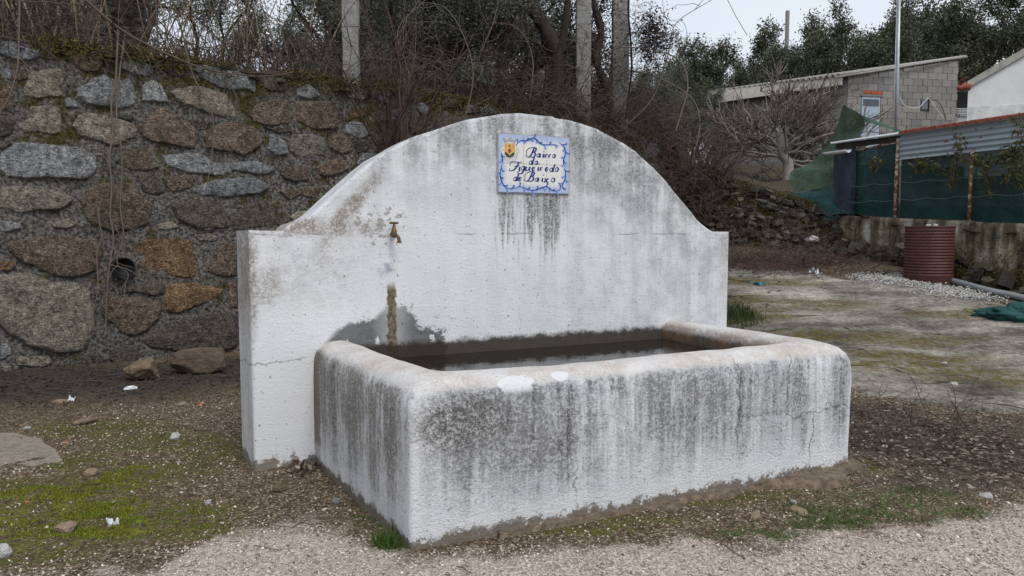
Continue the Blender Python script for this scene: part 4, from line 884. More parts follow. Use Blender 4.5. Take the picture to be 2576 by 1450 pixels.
loft('shade_net', [(1992,484,12.9),(1986,500,12.8),(1990,522,12.6),(2015,548,12.4),(2042,572,12.2),(2060,565,12.1),(2095,550,12.0)],
     [(2030,480,12.8),(2070,475,12.6),(2100,468,12.4),(2126,461,12.2),(2132,490,12.0),(2132,520,11.95),(2130,548,11.9)], M_tnet, 'sagging dark teal net bag hung over the slate bank', .05, seed=5)

# ================================================================== block shed
def blockmat():
    g = Gr('cement_block'); P = g.co('World'); n1 = g.noise(P, 2, 4, .6); n2 = g.noise(P, 12, 4, .7); r = g.orand()
    c = g.mul(g.mix(n2, (.20, .188, .175), (.31, .297, .283)), g.ramp(r*.6+n1*.4, [(.2, (.82, .82, .83)), (.8, (1.12, 1.10, 1.07))])); g.bump(n2, .02); return g.done(c, .95, .1)
M_block = blockmat(); M_joint = plain('block_mortar', (.19, .18, .165), .95, .3, 6)
shed = empty('block_shed', W(2135, 460, 33)); tag(shed, 'grey cement block shed with sloping corrugated roof and blue door', 'shed'); SL = shed.location
CN = W(2132, 200, 33); RE = W(2405, 290, 34.0); LE = W(1775, 300, 37.5)
gd = Vector((RE.x-CN.x, RE.y-CN.y, 0)); GL = gd.length; gd.normalize(); gn = Vector((gd.y, -gd.x, 0))
ZB = 4.3
def gp_(t, z, o=0.): return Vector((CN.x, CN.y, 0))+gd*t+gn*o+Vector((0, 0, z))-SL
z_l = W(2132, 193, 33).z; z_r = W(2405, 152, 34).z
BW = MB(); BW.prism([gp_(0, ZB), gp_(GL, ZB), gp_(GL, z_r), gp_(0, z_l)], tuple(-gn*.2)); gable = BW.build('gable_wall', M_joint, shed)
mbk = MB(); mbk.box((0, 0, 0), (1, 1, 1)); me_block = mbk.mesh('block'); me_block.materials.append(M_block)
def tpx(px): r = ray(px, 300); A_ = Vector((CN.x, CN.y)); t = (A_.x*r.y-A_.y*r.x)/(gd.y*r.x-gd.x*r.y); return t
DT0, DT1 = tpx(2165), tpx(2211); WT0, WT1 = tpx(2313), tpx(2334); DZ = W(2188, 244, 33.2).z; WZ0, WZ1 = W(2323, 279, 33.7).z, W(2323, 245, 33.7).z
row = 0; z = ZB
while z < z_r:
    t = -.25*(row % 2)
    while t < GL:
        a_, b_ = max(t, 0)+.012, min(t+.5, GL)-.012; zt = min(z+.288, z_l+(z_r-z_l)*((a_+b_)/2)/GL-.02)
        pieces = [(a_, b_)]
        for (h0, h1, q0, q1) in ((DT0-.03, DT1+.03, ZB, DZ), (WT0, WT1, WZ0, WZ1)):
            if z+.144 > q0 and z+.144 < q1:
                np_ = []
                for (s0, s1) in pieces:
                    if s1 <= h0 or s0 >= h1: np_.append((s0, s1)); continue
                    if s0 < h0: np_.append((s0, h0-.01))
                    if s1 > h1: np_.append((h1+.01, s1))
                pieces = np_
        for (s0, s1) in pieces:
            if s1-s0 < .06 or zt-z < .08: continue
            o = link('block', me_block, None, gable); o.location = gp_((s0+s1)/2, (z+zt)/2, .012+.006*math.sin(row*3+t*7)); o.scale = (s1-s0, .05, zt-z); o.rotation_euler = (0, 0, math.atan2(gd.y, gd.x))
        t += .5
    z += .30; row += 1
def gbox(t0, t1, z0, z1, o0, o1, name, mat, parent=shed):
    mb = MB(); mb.prism([gp_(t0, z0, o0), gp_(t1, z0, o0), gp_(t1, z1, o0), gp_(t0, z1, o0)], tuple(gn*(o1-o0))); return mb.build(name, mat, parent)
M_door = plain('pale_blue_door', (.36, .43, .50), .45, .08); door = gbox(DT0, DT1, ZB, DZ-.02, .0, .045, 'door', M_door)
for k in range(7): gbox(DT0+.06, DT1-.06, DZ-.14-k*.045, DZ-.115-k*.045, .047, .062, 'louver', plain('louver', (.10, .11, .13), .5) if k == 0 else bpy.data.materials['louver'], door)
gbox(DT1-.14, DT1-.06, DZ-1.15, DZ-1.08, .047, .09, 'handle', M_grey, door)
gbox(DT0-.08, DT1+.12, DZ, DZ+.10, .0, .075, 'lintel', M_joint)
M_brick = plain('red_brick', (.36, .095, .045), .9, .3, 20)
for k in range(3): gbox(DT0+.1+k*.32, DT0+.40+k*.32, DZ+.13-.01*k, DZ+.27-.02*k, .03, .07, 'brick', M_brick)
win = gbox(WT0, WT1, WZ0, WZ1, -.02, .02, 'window', plain('dark_glass', (.03, .03, .035), .2, .3)); gbox(WT0+.06, WT1-.06, WZ0+.06, WZ1-.1, .022, .03, 'pane', plain('dusty_pane', (.13, .13, .14), .4, .5, 3), win)
gbox(WT1, WT1+.06, WZ0, WZ1, .0, .075, 'jamb', M_joint, win)
# side wing with beam and open porch
ed_ = Vector((LE.x-CN.x, LE.y-CN.y, 0)); EL = ed_.length; ed_.normalize(); en = Vector((-ed_.y, ed_.x, 0)); en = en if en.y < 0 else -en
def ep(t, z, o=0.): return Vector((CN.x, CN.y, 0))+ed_*t+en*o+Vector((0, 0, z))-SL
zb0, zb1 = W(2115, 217, 33).z, W(1775, 268, 37.5).z; zt0, zt1 = W(2115, 194, 33).z, W(1775, 238, 37.5).z
M_beam = plain('pale_beam', (.62, .57, .49), .9, .2, 4)
mb = MB(); mb.prism([ep(.1, zb0, .5), ep(EL, zb1, .5), ep(EL, zt1, .5), ep(.1, zt0-.05, .5)], tuple(-en*.15)); mb.build('beam', M_beam, shed)
mb = MB(); mb.prism([ep(0, ZB), ep(EL-.4, ZB), ep(EL-.4, zb1+.3), ep(0, zb0+.3)], tuple(-en*.2)); wing = mb.build('wing_wall', M_joint, shed)
z = ZB; row = 0
while z < 7.0:
    t = .25*(row % 2)
    while t < EL-.9:
        if not (1.8 < t < 2.6 and z < 6.4) and not (z > 5.9 and (t < 1.5 or t > 3.6)):
            o = link('block', me_block, None, wing); o.location = ep(t+.25, z+.144, .012); o.scale = (.476, .05, .288); o.rotation_euler = (0, 0, math.atan2(ed_.y, ed_.x))
        t += .5
    z += .30; row += 1
mb = MB(); mb.prism([ep(1.8, ZB, .03), ep(2.6, ZB, .03), ep(2.6, 6.4, .03), ep(1.8, 6.4, .03)], tuple(en*.01)); mb.build('porch_shade_panel', plain('painted_porch_shade', (.015, .014, .013), .9), shed)  # flat near-black panel on the solid wall, its colour imitating the porch's inner shade
mb = MB(); mb.prism([ep(0, ZB-.05, .02), ep(EL-.4, ZB-.05, .02), ep(EL-.4, ZB+.18, .02), ep(0, ZB+.18, .02)], tuple(en*.1)); mb.build('brick_plinth', M_brick, shed)
M_fib = plain('fibre_cement', (.30, .285, .26), .9, .3, 3)
# roof: eave line over the beam, rising behind; and verge along the gable
E0, E1 = W(2112, 190, 32.6), W(1765, 236, 37.3); V1 = W(2432, 144, 34.2)
rows = []
for i in range(200):
    u = i/199; e = E0.lerp(E1, u); back = e+(V1-E0); rows.append([tuple(e.lerp(back, k/4)+Vector((0, 0, .075*math.sin(u*EL*2*math.pi/.26)))-SL) for k in range(5)])
mb = MB(); mb.grid(rows); o = mb.build('roof', M_fib, shed, True); o.modifiers.new('t', 'SOLIDIFY').thickness = .03
mb = MB(); P_ = [W(2100,195,32.5), W(2180,183,32.8), W(2260,170,33.1), W(2345,156,33.5), W(2432,143,34)]
mb.tube([p-SL for p in P_], .05, 6); mb.build('verge', M_fib, shed, True)
# cable looped on the gable
mb = MB(); mb.tube(cr_spline([W(x, y, 33.0)-SL for x, y in ((2264,246),(2272,262),(2290,272),(2312,270),(2330,252),(2338,250),(2360,280),(2378,302))], 5), .018, 5); mb.build('cable', M_roofw, shed, True)
mb = MB(); mb.tube(cr_spline([W(x, y, 33.0)-SL for x, y in ((2338,252),(2356,254),(2370,270),(2378,300))], 5), .016, 5); mb.build('cable', M_black, shed, True)
# aerial mast
M_mast = plain('mast_metal', (.36, .38, .40), .4, .15, metal=.5); p0 = W(2258, 300, 22); p1 = W(2263, -60, 22)
p0 = Vector((p0.x, p0.y, hz1(p0.x, p0.y)-.2)); o = MB().tube([Vector((0, 0, 0)), p1-p0], .05, 8).tube([Vector((-.10, 0, 0)), (p1-p0)*.9+Vector((-.06, 0, 0))], .012, 5).build('aerial_mast', M_mast, None, True); o.location = p0
tag(o, 'tall thin galvanised mast standing before the block shed', 'mast')

# ================================================================== houses on the right
M_render = plain('white_render', (.62, .62, .62), .9, .12, 2); M_capc = plain('weathered_coping', (.30, .285, .26), .95, .35, 5)
hb = W(2432, 300, 24); house = empty('white_house', (hb.x, hb.y, hz1(hb.x, hb.y))); tag(house, 'white rendered house gable with weathered concrete verge', 'house'); HL = house.location
def hp(px, py, o=0.): return W(px, py, 24)+Vector((0, o, 0))-HL
mb = MB(); zz0 = HL.z-1; A_ = [W(2436, 216, 24), W(2700, 60, 24)]
mb.prism([Vector((A_[0].x, 24, zz0))-HL, Vector((A_[1].x, 24, zz0))-HL, A_[1]-HL, A_[0]-HL], (3.6, 5, 0)); mb.build('gable_wall', M_render, house)
mb = MB(); mb.prism([hp(2428, 224, -.12), hp(2700, 68, -.12), hp(2700, 48, -.12), hp(2428, 207, -.12)], (3.7, 5.3, 0)); mb.build('verge', M_capc, house)
mb = MB(); mb.tube([hp(2434, 222, -.1), hp(2424, 219, -.1), hp(2416, 224, -.05), hp(2408, 220, 0)], [.12, .12, .10, .06], 8); mb.build('eave_tile', M_red, house, True)
mb = MB(); mb.prism([Vector((A_[0].x-.02, 23.97, zz0))-HL, Vector((A_[1].x, 23.97, zz0))-HL, Vector((A_[1].x, 23.97, W(2576, 258, 24).z))-HL, Vector((A_[0].x-.02, 23.97, W(2436, 270, 24).z))-HL], (0, .02, 0)); mb.build('damp_course', plain('foil', (.55, .55, .54), .4, .3, 3), house)
fb = W(2430, 300, 40); fh = empty('red_roof_house', (fb.x, 40, hz1(fb.x, 40))); tag(fh, 'distant house with red tiled roof and dark shutters behind the shed', 'house'); FL = fh.location
mb = MB(); q = [W(2380, 300, 40), W(2560, 300, 40)]; mb.prism([Vector((q[0].x, 40, FL.z-1))-FL, Vector((q[1].x, 40, FL.z-1))-FL, W(2560, 218, 40)-FL, W(2380, 218, 40)-FL], (0, 6, 0)); mb.build('wall', M_render, fh)
rows = []
for i in range(91):
    px = 2385+150*i/90; rows.append([tuple(W(px, 221, 39.5)+Vector((0, 0, .05*math.cos(i*1.26)))-FL), tuple(W(px, 170, 43)+Vector((0, 0, .05*math.cos(i*1.26)))-FL)])
mb = MB(); mb.grid(rows); mb.build('roof', plain('red_tiles', (.33, .075, .055), .8, .25, 4), fh, True)
mb = MB(); mb.prism([W(2404, 290, 39.9)-FL, W(2450, 290, 39.9)-FL, W(2450, 232, 39.9)-FL, W(2404, 232, 39.9)-FL], (0, -.05, 0)); sh_ = mb.build('shutter', plain('dark_shutter', (.03, .026, .025), .6), fh)
for k in range(9):
    y_ = 236+k*4; mb = MB(); mb.prism([W(2405, y_+1, 39.83)-FL, W(2449, y_+1, 39.83)-FL, W(2449, y_, 39.83)-FL, W(2405, y_, 39.83)-FL], (0, .03, 0)); mb.build('slat', bpy.data.materials['dark_shutter'], sh_)
for k in range(5):
    y_ = 273+k*4; mb = MB(); mb.prism([W(2408, y_+1.8, 39)-FL, W(2450, y_+1.8, 39)-FL, W(2450, y_, 39)-FL, W(2408, y_, 39)-FL], (0, .05, 0)); mb.build('railing_bar', M_render, fh)

# ================================================================== drum, stones on it, gravel heap, hose, net heap
bq = G0(2328, 716); g = Gr('rusty_red_paint'); P = g.co('Object'); n1 = g.noise(P, 5, 5, .65); n2 = g.noise(P, 40, 4, .6)
c = g.ramp(n1*.5+n2*.5, [(.3, (.045, .017, .014)), (.5, (.085, .030, .026)), (.7, (.13, .052, .045))]); M_drum = g.done(c, .6, .35); RADd = 57/FP*bq.y; Hd = 152/FP*bq.y
prof_ = [(0.001, 0), (RADd*.99, 0), (RADd, .01), (RADd, Hd*.17)]
nr = 15
for k in range(nr*6+1): prof_.append((RADd*(1.0-.010+.022*math.cos(2*math.pi*k/6)), Hd*(.18+.75*k/(nr*6))))
prof_ += [(RADd*.985, Hd*.94), (RADd*1.0, Hd*.975), (RADd*1.02, Hd*.985), (RADd*1.02, Hd), (RADd*.98, Hd), (RADd*.97, Hd-.012), (.001, Hd-.010)]
kd = (bq.y+RADd*.85)/bq.y; drum = empty('drum', (bq.x*kd+.03, bq.y*kd, bq.z-.03)); tag(drum, 'ribbed dark red metal drum standing by the retaining wall', 'drum')
MB().lathe(prof_, 56).build('body', M_drum, drum, True)
MB().lathe([(.001, 0), (.03, 0), (.03, .012), (.02, .018), (.001, .018)], 12, Matrix.Translation((-.1, .1, Hd-.010))).build('bung', M_drum, drum, True)
def rock_mesh(seed, flat=.6, sub=2):
    import bmesh
    bm = bmesh.new(); bmesh.ops.create_icosphere(bm, subdivisions=sub, radius=.5)
    r_ = random.Random(seed); pl = [(Vector((r_.gauss(0, 1), r_.gauss(0, 1), r_.gauss(0, 1))).normalized(), r_.uniform(.26, .42)) for k in range(9)]
    for v in bm.verts:
        for nn, d in pl:
            e = v.co.dot(nn)-d
            if e > 0: v.co -= nn*e*.85
        v.co += v.co.normalized()*.05*mnoise.noise(v.co*5+Vector((seed, 0, 0))); v.co.z *= flat
    me = bpy.data.meshes.new('rock'); bm.to_mesh(me); bm.free(); return me
M_tanrock = plain('tan_stone', (.30, .22, .15), .9, .3, 9, .02); M_whrock = plain('white_stone', (.55, .53, .50), .9, .2, 9, .02); M_grrock = plain('grey_stone', (.25, .245, .235), .9, .3, 9, .02); M_brrock = plain('brown_boulder', (.105, .077, .055), .85, .45, 5, .04); M_terra = plain('terracotta', (.36, .12, .06), .9, .2)
M_tanb = plain('ochre_boulder', (.17, .125, .08), .85, .4, 5, .04)
def rock(loc, size, mat, label, seed, flat=.6, rz=0., tilt=0., cat='stone', group=None, name='stone', sub=2):
    o = link(name, rock_mesh(seed, 1.0, sub), mat); o.location = loc; o.scale = size; o.rotation_euler = (tilt, tilt*.6, rz); return tag(o, label, cat, group)
dz = drum.location
rock((dz.x-.05, dz.y-.05, dz.z+Hd+.012), (.085, .06, .06), M_whrock, 'smaller chunky pale stone on the drum lid', 31)
rock((dz.x+.07, dz.y-.02, dz.z+Hd+.012), (.11, .07, .055), M_whrock, 'longer flat pale stone on the drum lid', 32)
def pebbles(name, XY, size, mat, zoff=.3, parent=None):
    XY = np.asarray(XY); N = len(XY); base = np.array([(1,0,0),(-1,0,0),(0,1,0),(0,-1,0),(0,0,1),(0,0,-1)], float); tri = np.array([(0,2,4),(2,1,4),(1,3,4),(3,0,4),(2,0,5),(1,2,5),(3,1,5),(0,3,5)])
    sz = np.asarray(size)*np.ones(N); V = base[None]*(sz[:, None, None]*np.random.uniform(.6, 1.35, (N, 6, 1)))*np.array([1, 1, .7])
    a_ = np.random.uniform(0, 6.28, N); c_, s_ = np.cos(a_), np.sin(a_); x = V[..., 0]*c_[:, None]-V[..., 1]*s_[:, None]; y = V[..., 0]*s_[:, None]+V[..., 1]*c_[:, None]
    tl = np.random.normal(0, .4, N)[:, None]; z = V[..., 2]+x*tl; V = np.stack([x, y, z], -1)
    Zg = XY[:, 2] if XY.shape[1] > 2 else gz(XY[:, 0], XY[:, 1])+.020*fbm(XY[:, 0]*6, XY[:, 1]*6, 3, 8)+.012*fbm(XY[:, 0]*25, XY[:, 1]*25, 2, 9)
    V += np.stack([XY[:, 0], XY[:, 1], Zg+sz*zoff], -1)[:, None, :]
    F = (tri[None]+6*np.arange(N)[:, None, None]).reshape(-1, 3); return link(name, np_mesh(name, V.reshape(-1, 3), F, False), mat, parent)
M_peb_w = leafmat('crushed_stone', [(.22, .21, .20), (.38, .37, .35), (.55, .53, .50), (.30, .29, .27)], .9, 0)
hc = [G0(2195+k*32, 708+(k*5 if k > 4 else 0)) for k in range(9)]; XY = []
for k in range(2600):
    c_ = random.choice(hc); XY.append((c_.x+random.gauss(0, .16), c_.y+random.gauss(0, .20)+.05))
XY = np.array(XY); XY = np.concatenate([XY, (gz(XY[:, 0], XY[:, 1])+.008+.03*np.random.rand(len(XY)))[:, None]], 1)
tag(pebbles('crushed_stone', XY, .018, M_peb_w, 0), 'pale crushed stone spilled round the foot of the drum', 'gravel', kind='stuff')
mb = MB(); P_ = [G0(*p)+Vector((0, 0, .05)) for p in ((2395, 716), (2440, 728), (2490, 742), (2540, 752), (2640, 775))]; b0 = P_[0].copy(); mb.tube([p-b0 for p in cr_spline(P_, 6)], .045, 12); o = mb.build('hose_pipe', M_grey, None, True); o.location = b0; tag(o, 'grey plastic pipe lying along the foot of the retaining wall', 'pipe')
q = G0(2560, 806); import bmesh
bm = bmesh.new(); bmesh.ops.create_icosphere(bm, subdivisions=5, radius=1)
for v in bm.verts:
    n_ = mnoise.noise(v.co*1.7); n2_ = abs(mnoise.noise(v.co*4.5)); v.co = Vector((v.co.x*.42, v.co.y*.26, max(v.co.z, -.2)*.15))*(1+.35*n_+.45*n2_)
me = bpy.data.meshes.new('net_heap'); bm.to_mesh(me); bm.free(); me.polygons.foreach_set('use_smooth', [True]*len(me.polygons)); o = link('net_heap', me, M_tnet); o.location = q+Vector((.1, .1, .02)); tag(o, 'crumpled heap of dark green net on the concrete', 'netting')

# ================================================================== vegetation
def unit(v): return v/(np.linalg.norm(v)+1e-9)
def cane(p, d, L, n=9, wig=.25, grav=.0, arch=0.):
    p = np.array(p, float); d = unit(np.array(d, float)); out = [p.copy()]; st = L/n
    for k in range(n):
        d = unit(d+np.random.normal(0, wig/ n**.5, 3)+np.array([0, 0, -grav-arch*k/n])); p = p+d*st; out.append(p.copy())
    return out
def bush(nb, p, n, L, lean=.6, r=.008, twigs=2, wig=.4, arch=.15, spread=.15, up=1.0):
    for k in range(n):
        b = np.array(p)+np.array([random.gauss(0, spread), random.gauss(0, spread), 0]); d = (random.gauss(0, lean), random.gauss(0, lean), up*random.uniform(.6, 1.2))
        l = L*random.uniform(.5, 1.2); P = cane(b, d, l, 9, wig, 0, arch); rr_ = r*random.uniform(.6, 1.3); nb.tube(P, np.linspace(rr_, rr_*.35, len(P)), 3)
        for t in range(twigs):
            q = P[random.randint(3, 8)]; dd = unit(P[-1]-P[0])+np.random.normal(0, .8, 3); T = cane(q, dd, l*random.uniform(.15, .4), 5, wig, 0, arch); nb.tube(T, np.linspace(rr_*.5, rr_*.2, len(T)), 3)
def stemmat(name, cols):
    g = Gr(name); n = g.noise(g.co('World'), 6, 4, .6); c = g.ramp(g.island()*.75+n*.25, [(i/(len(cols)-1), k) for i, k in enumerate(cols)]); return g.done(c, .85, .15)
M_bram = stemmat('bramble_stems', [(.04, .03, .026), (.085, .065, .054), (.14, .11, .092), (.06, .042, .036), (.22, .18, .15)])
M_red_st = stemmat('reddish_stems', [(.042, .026, .023), (.085, .055, .047), (.14, .10, .084), (.06, .039, .033), (.18, .14, .12)])
M_reed = stemmat('dry_reed', [(.07, .055, .038), (.15, .12, .08), (.34, .275, .18), (.10, .078, .052)])
M_pale = stemmat('pale_cane', [(.10, .08, .066), (.16, .13, .108), (.12, .09, .072)])
M_bark = plain('dark_bark', (.030, .024, .020), .95, .5, 12, .03, stretch=(1, 1, .3))
def wall_at(px):                        # wall face point along the column of a pixel
    h = wall_hit(px, 300); p, d, nn = wpt(h[0]); return h[0]
# thicket along the terrace edge
nb = NB()
for k in range(900):
    s = random.uniform(2.0, wcum[-1]+.0); o = -abs(random.gauss(.2, .9))-.05; p = wpos(s, 3.5, o); dens = 1.0
    p.z = hz1(p.x, p.y)-.05; bush(nb, p, random.randint(3, 5), random.uniform(.7, 2.1), random.choice((.5, .9, 1.3)), .0085, 3, .6, .20)
tag(nb.build('bramble_thicket', M_bram), 'tangled leafless bramble thicket along the top of the stone wall', 'brambles', kind='stuff')
nb = NB()
for k in range(330):                    # denser, redder growth towards the end of the wall, tumbling over it
    s = random.uniform(wcum[-1]-5.0, wcum[-1]+.0); o = random.gauss(-.3, .5); p = wpos(s, 3.5, o); p.z = 3.4 if o < 0 else random.uniform(1.8, 3.4)
    bush(nb, p, 4, random.uniform(.8, 2.2), .7, .008, 3, .6, .32)
for k in range(230):
    u = random.uniform(0, .40) if k < 205 else random.uniform(.4, .95); p, nn, d = rb_pt(u, random.uniform(0, 1)); bush(nb, p, 4, random.uniform(.6, 1.7), .8, .008, 3, .6, .35)
tag(nb.build('bramble_thicket', M_red_st), 'dense reddish brown brambles tumbling over the far end of the stone wall', 'brambles', kind='stuff')
nb = NB()
for k in range(300):                    # low dead brambles at the back edge of the yard
    q = G0(random.uniform(1800, 2130), random.uniform(655, 688)); bush(nb, (q.x, q.y+random.uniform(-.1, .9), q.z-.02), 4, random.uniform(.4, 1.1), 1.3, .006, 3, .6, .45, .2, .6)
tag(nb.build('dead_brambles', M_red_st), 'heap of cut dead brambles at the back edge of the yard', 'brambles', kind='stuff')
nb = NB()
for k in range(110):                    # dry reeds on the terrace, left
    px = random.choice((random.uniform(0, 330), random.uniform(150, 420), random.uniform(430, 700), random.uniform(600, 1000))); s = wall_at(px); p = wpos(s, 3.5, -random.uniform(.5, 2.6)); p.z = hz1(p.x, p.y)-.05
    d = (random.gauss(0, .22), random.gauss(0, .22), 1); P = cane(p, d, random.uniform(1.2, 3.4), 6, .12); nb.tube(P, np.linspace(.013, .005, len(P))*random.uniform(.5, 1.1), 4)
tag(nb.build('dry_reeds', M_reed), 'dry straw coloured reeds standing behind the stone wall', 'reeds', kind='stuff')
# single arching canes and climbers that stand out
def canething(name, pts, r, mat, label, cat, twigs=6, n=6, side=.45, seed=0, group=None):
    random.seed(seed); np.random.seed(seed); P = cr_spline(pts, n); b = Vector(tuple(P[0])); Q = [np.array(p)-np.array(b) for p in P]
    mb = NB(); mb.tube(Q, np.linspace(r, r*.45, len(Q)), 6); o = mb.build(name, mat, None, True); o.location = b
    for t in range(twigs):
        k = random.randint(2, len(Q)-3); dd = unit(Q[k+1]-Q[k])*.5+np.random.normal(0, .6, 3); T = cane(Q[k], dd, side*random.uniform(.5, 1.3), 6, .5, .05); nt_ = NB(); nt_.tube(T, np.linspace(r*.45, r*.2, len(T)), 4); c_ = nt_.build('twig', mat, o, True)
    return tag(o, label, cat, group)
W_CANE = [.013, .016, .017, .012, .010, .011, .011, .010]
def onwall(L, off): 
    out = []
    for x, y in L: h = wall_hit(x, y); out.append(wpos(h[0], h[1], off+random.uniform(-.02, .02)))
    return out
canething('hanging_vine', onwall([(292,75),(288,150),(284,215),(274,265),(278,330),(270,400),(276,470),(272,540),(280,600),(268,680),(262,780),(262,830)], .14), .014, M_pale, 'long double woody vine hanging down past the drain pipe', 'vine', 12, seed=1)
canething('hanging_vine', onwall([(308,85),(298,160),(292,220),(286,300),(296,370),(300,440),(296,520),(303,590),(288,660),(316,690),(296,730)], .17), .011, M_pale, 'thinner woody vine twined beside the drain pipe', 'vine', 10, seed=2)
canething('hanging_vine', onwall([(46,10),(44,120),(40,180),(20,250),(-10,300)], .16), .012, M_pale, 'bare vine at the wall head by the pale round stone', 'vine', 4, seed=3)
canething('hanging_vine', onwall([(195,0),(300,90),(420,150),(520,185),(640,200),(720,190)], .22), .016, M_red_st, 'long reddish cane slanting across the wall head', 'cane', 8, seed=4)
canething('hanging_vine', onwall([(455,120),(480,200),(520,280),(530,340),(520,420),(510,480)], .15), .011, M_pale, 'thin pale cane dangling over the grey stones', 'vine', 5, seed=5)
canething('hanging_vine', onwall([(240,520),(245,560),(250,600),(238,640),(240,720),(225,800),(200,880)], .15), .009, M_pale, 'thin bleached stem creeping down by the big pale stone', 'vine', 5, seed=6)
for i, (L, d, lab) in enumerate((([(1560,330),(1640,250),(1680,140),(1700,60),(1790,0)], 14.2, 'long pale cane reaching up and out over the arch'), ([(1700,330),(1730,210),(1690,140),(1560,120),(1500,160)], 14.0, 'arched cane looping over beside the second stone post'),
      ([(1740,420),(1760,300),(1720,230),(1600,180),(1520,200)], 14.3, 'broad arched cane curving down to the right shoulder'), ([(1010,330),(1030,200),(1000,80),(1070,0)], 10.9, 'tall forked cane rising behind the left slope of the arch'),
      ([(1160,330),(1190,200),(1170,100),(1120,20),(1050,5)], 11.4, 'cane bent into a hook above the arch'), ([(1330,280),(1340,150),(1300,70),(1220,60)], 12.6, 'cane crossing before the dark leaning trunk'),
      ([(1700,80),(1620,110),(1560,150),(1480,200),(1380,260)], 14.5, 'straight pale cane slanting between the stone posts'), ([(1250,290),(1200,180),(1240,60),(1260,-20)], 12.3, 'upright cane above the tile panel'))):
    canething('bramble_cane', [W(x, y, d+.1*k) for k, (x, y) in enumerate(L)], W_CANE[i], M_pale, lab, 'cane', 9, 7, .8, seed=20+i)
random.seed(77); np.random.seed(77)
# clump of stems on the wall face left of the arch
q0 = wall_hit(985, 400); p = wpos(q0[0], q0[1]-.2, .15); nb = NB(); bush(nb, (0, 0, 0), 60, 2.2, .38, .013, 3, .35, .1, .10, 1.3)
o = nb.build('bramble_shrub', M_red_st); o.location = p; tag(o, 'fan of reddish bramble stems rising from the wall left of the arch', 'shrub')

# stone posts of the old vineyard
M_post = plain('granite_post', (.25, .245, .23), .95, .3, 10, .03)
for px, py, wpx, lab in ((885, 212, 38, 'slender granite post above the left slope of the arch'), (1466, 300, 36, 'granite post standing between the dark leaning trunk and another post'), (1558, 318, 40, 'granite post wrapped in dead creeper above the right slope of the arch')):
    s = wall_at(px); p = wpos(s, 3.4, -.35); d = p.y; p = W(px, py, d); p.z = 3.3; w = wpx/FP*d; mb = MB(); h = 3.6
    rows = []
    for j in range(14):
        z = h*j/13; rows.append([(w*.5*cx_+.012*mnoise.noise((z*2, cx_, px)), w*.4*cy_+.012*mnoise.noise((z*2, cy_, px+5)), z) for cx_, cy_ in ((-.9,-1),(.9,-1),(1,-.9),(1,.9),(.9,1),(-.9,1),(-1,.9),(-1,-.9),(-.9,-1))])
    mb.grid(rows); mb.f.append(tuple(range(13*9, 13*9+8))); o = mb.build('stone_post', M_post); o.location = p; tag(o, lab, 'post', 'granite vineyard posts')

# trees ------------------------------------------------------------------
def grow(nb, p, d, L, r, depth, tips, wig=.35, up=.12, ratio=.68, kids=(2, 3), sides=5):
    P = cane(p, d, L, 6, wig, -up); nb.tube(P, np.linspace(r, r*.62, len(P)), max(3, sides))
    if depth == 0: tips += P[2:]; return
    for k in range(random.randint(*kids)):
        q = P[random.randint(3, 6)] if k else P[-1]; dd = unit(P[-1]-P[-2])+np.random.normal(0, .62 if k else .28, 3); grow(nb, q, dd, L*ratio*random.uniform(.8, 1.2), r*.58, depth-1, tips, wig, up, ratio, kids, sides-1)
    if depth <= 2: tips += P[3:]
M_leaf_dk = leafmat('evergreen_leaves', [(.036, .044, .026), (.075, .086, .048), (.135, .146, .088), (.052, .061, .034)], .5, .2)
M_leaf_ol = leafmat('olive_leaves', [(.06, .068, .044), (.115, .126, .086), (.19, .20, .155), (.08, .09, .06)], .5, .2)
def make_tree(name, seed, H, crown_r, leaf, lw, nleaf, mat, depth=4, tr=.13, clump=.35, trunk_h=.3):
    random.seed(seed); np.random.seed(seed); root = empty(name); nb = NB(); tips = []
    st = cane((0, 0, -.2), (random.gauss(0, .06), random.gauss(0, .06), 1), H*trunk_h, 6, .15); nb.tube(st, np.linspace(tr, tr*.75, len(st)), 7)
    for k in range(4): grow(nb, st[-1-random.randint(0, 2)], (random.gauss(0, .6), random.gauss(0, .6), 1), H*.30, tr*.6, depth-1, tips, .4, .10)
    link_tr = nb.build('trunk', M_bark, root, True); T = np.array(tips)
    sc_ = np.array([crown_r/max(.1, np.percentile(np.hypot(T[:, 0], T[:, 1]), 92))]*2+[1.0]); 
    C = T[np.random.randint(0, len(T), nleaf)]; cl = np.clip(np.random.normal(0, clump*.8, (nleaf, 3)), -clump*1.2, clump*1.2); C = C+cl*np.random.rand(nleaf, 1)**.5
    C = np.concatenate([C, ]); lb = NB(); lb.leaves(C, leaf, lw, .2); lb.build('crown', mat, root); return root
def copy_tree(src, loc, sc_, rz, label=None, group=None, cat=None):
    r_ = src.copy(); COL.objects.link(r_); r_.location = loc; r_.scale = sc_; r_.rotation_euler = (0, 0, rz)
    for ch in src.children:
        c_ = ch.copy(); COL.objects.link(c_); c_.parent = r_
    if label: tag(r_, label, cat or 'tree', group)
    return r_
def place(src, loc, sc_, rz, label, group): src.location = loc; src.scale = sc_; src.rotation_euler = (0, 0, rz); tag(src, label, 'tree', group)
ev = [make_tree('evergreen_tree', 100+k, 9.0, 2.6, .15, .065, 16000, M_leaf_dk, 4, .16, .36, .25) for k in range(3)]
GE = 'evergreen trees behind the block shed'; LE_ = 'dark evergreen tree in the row behind the block shed'
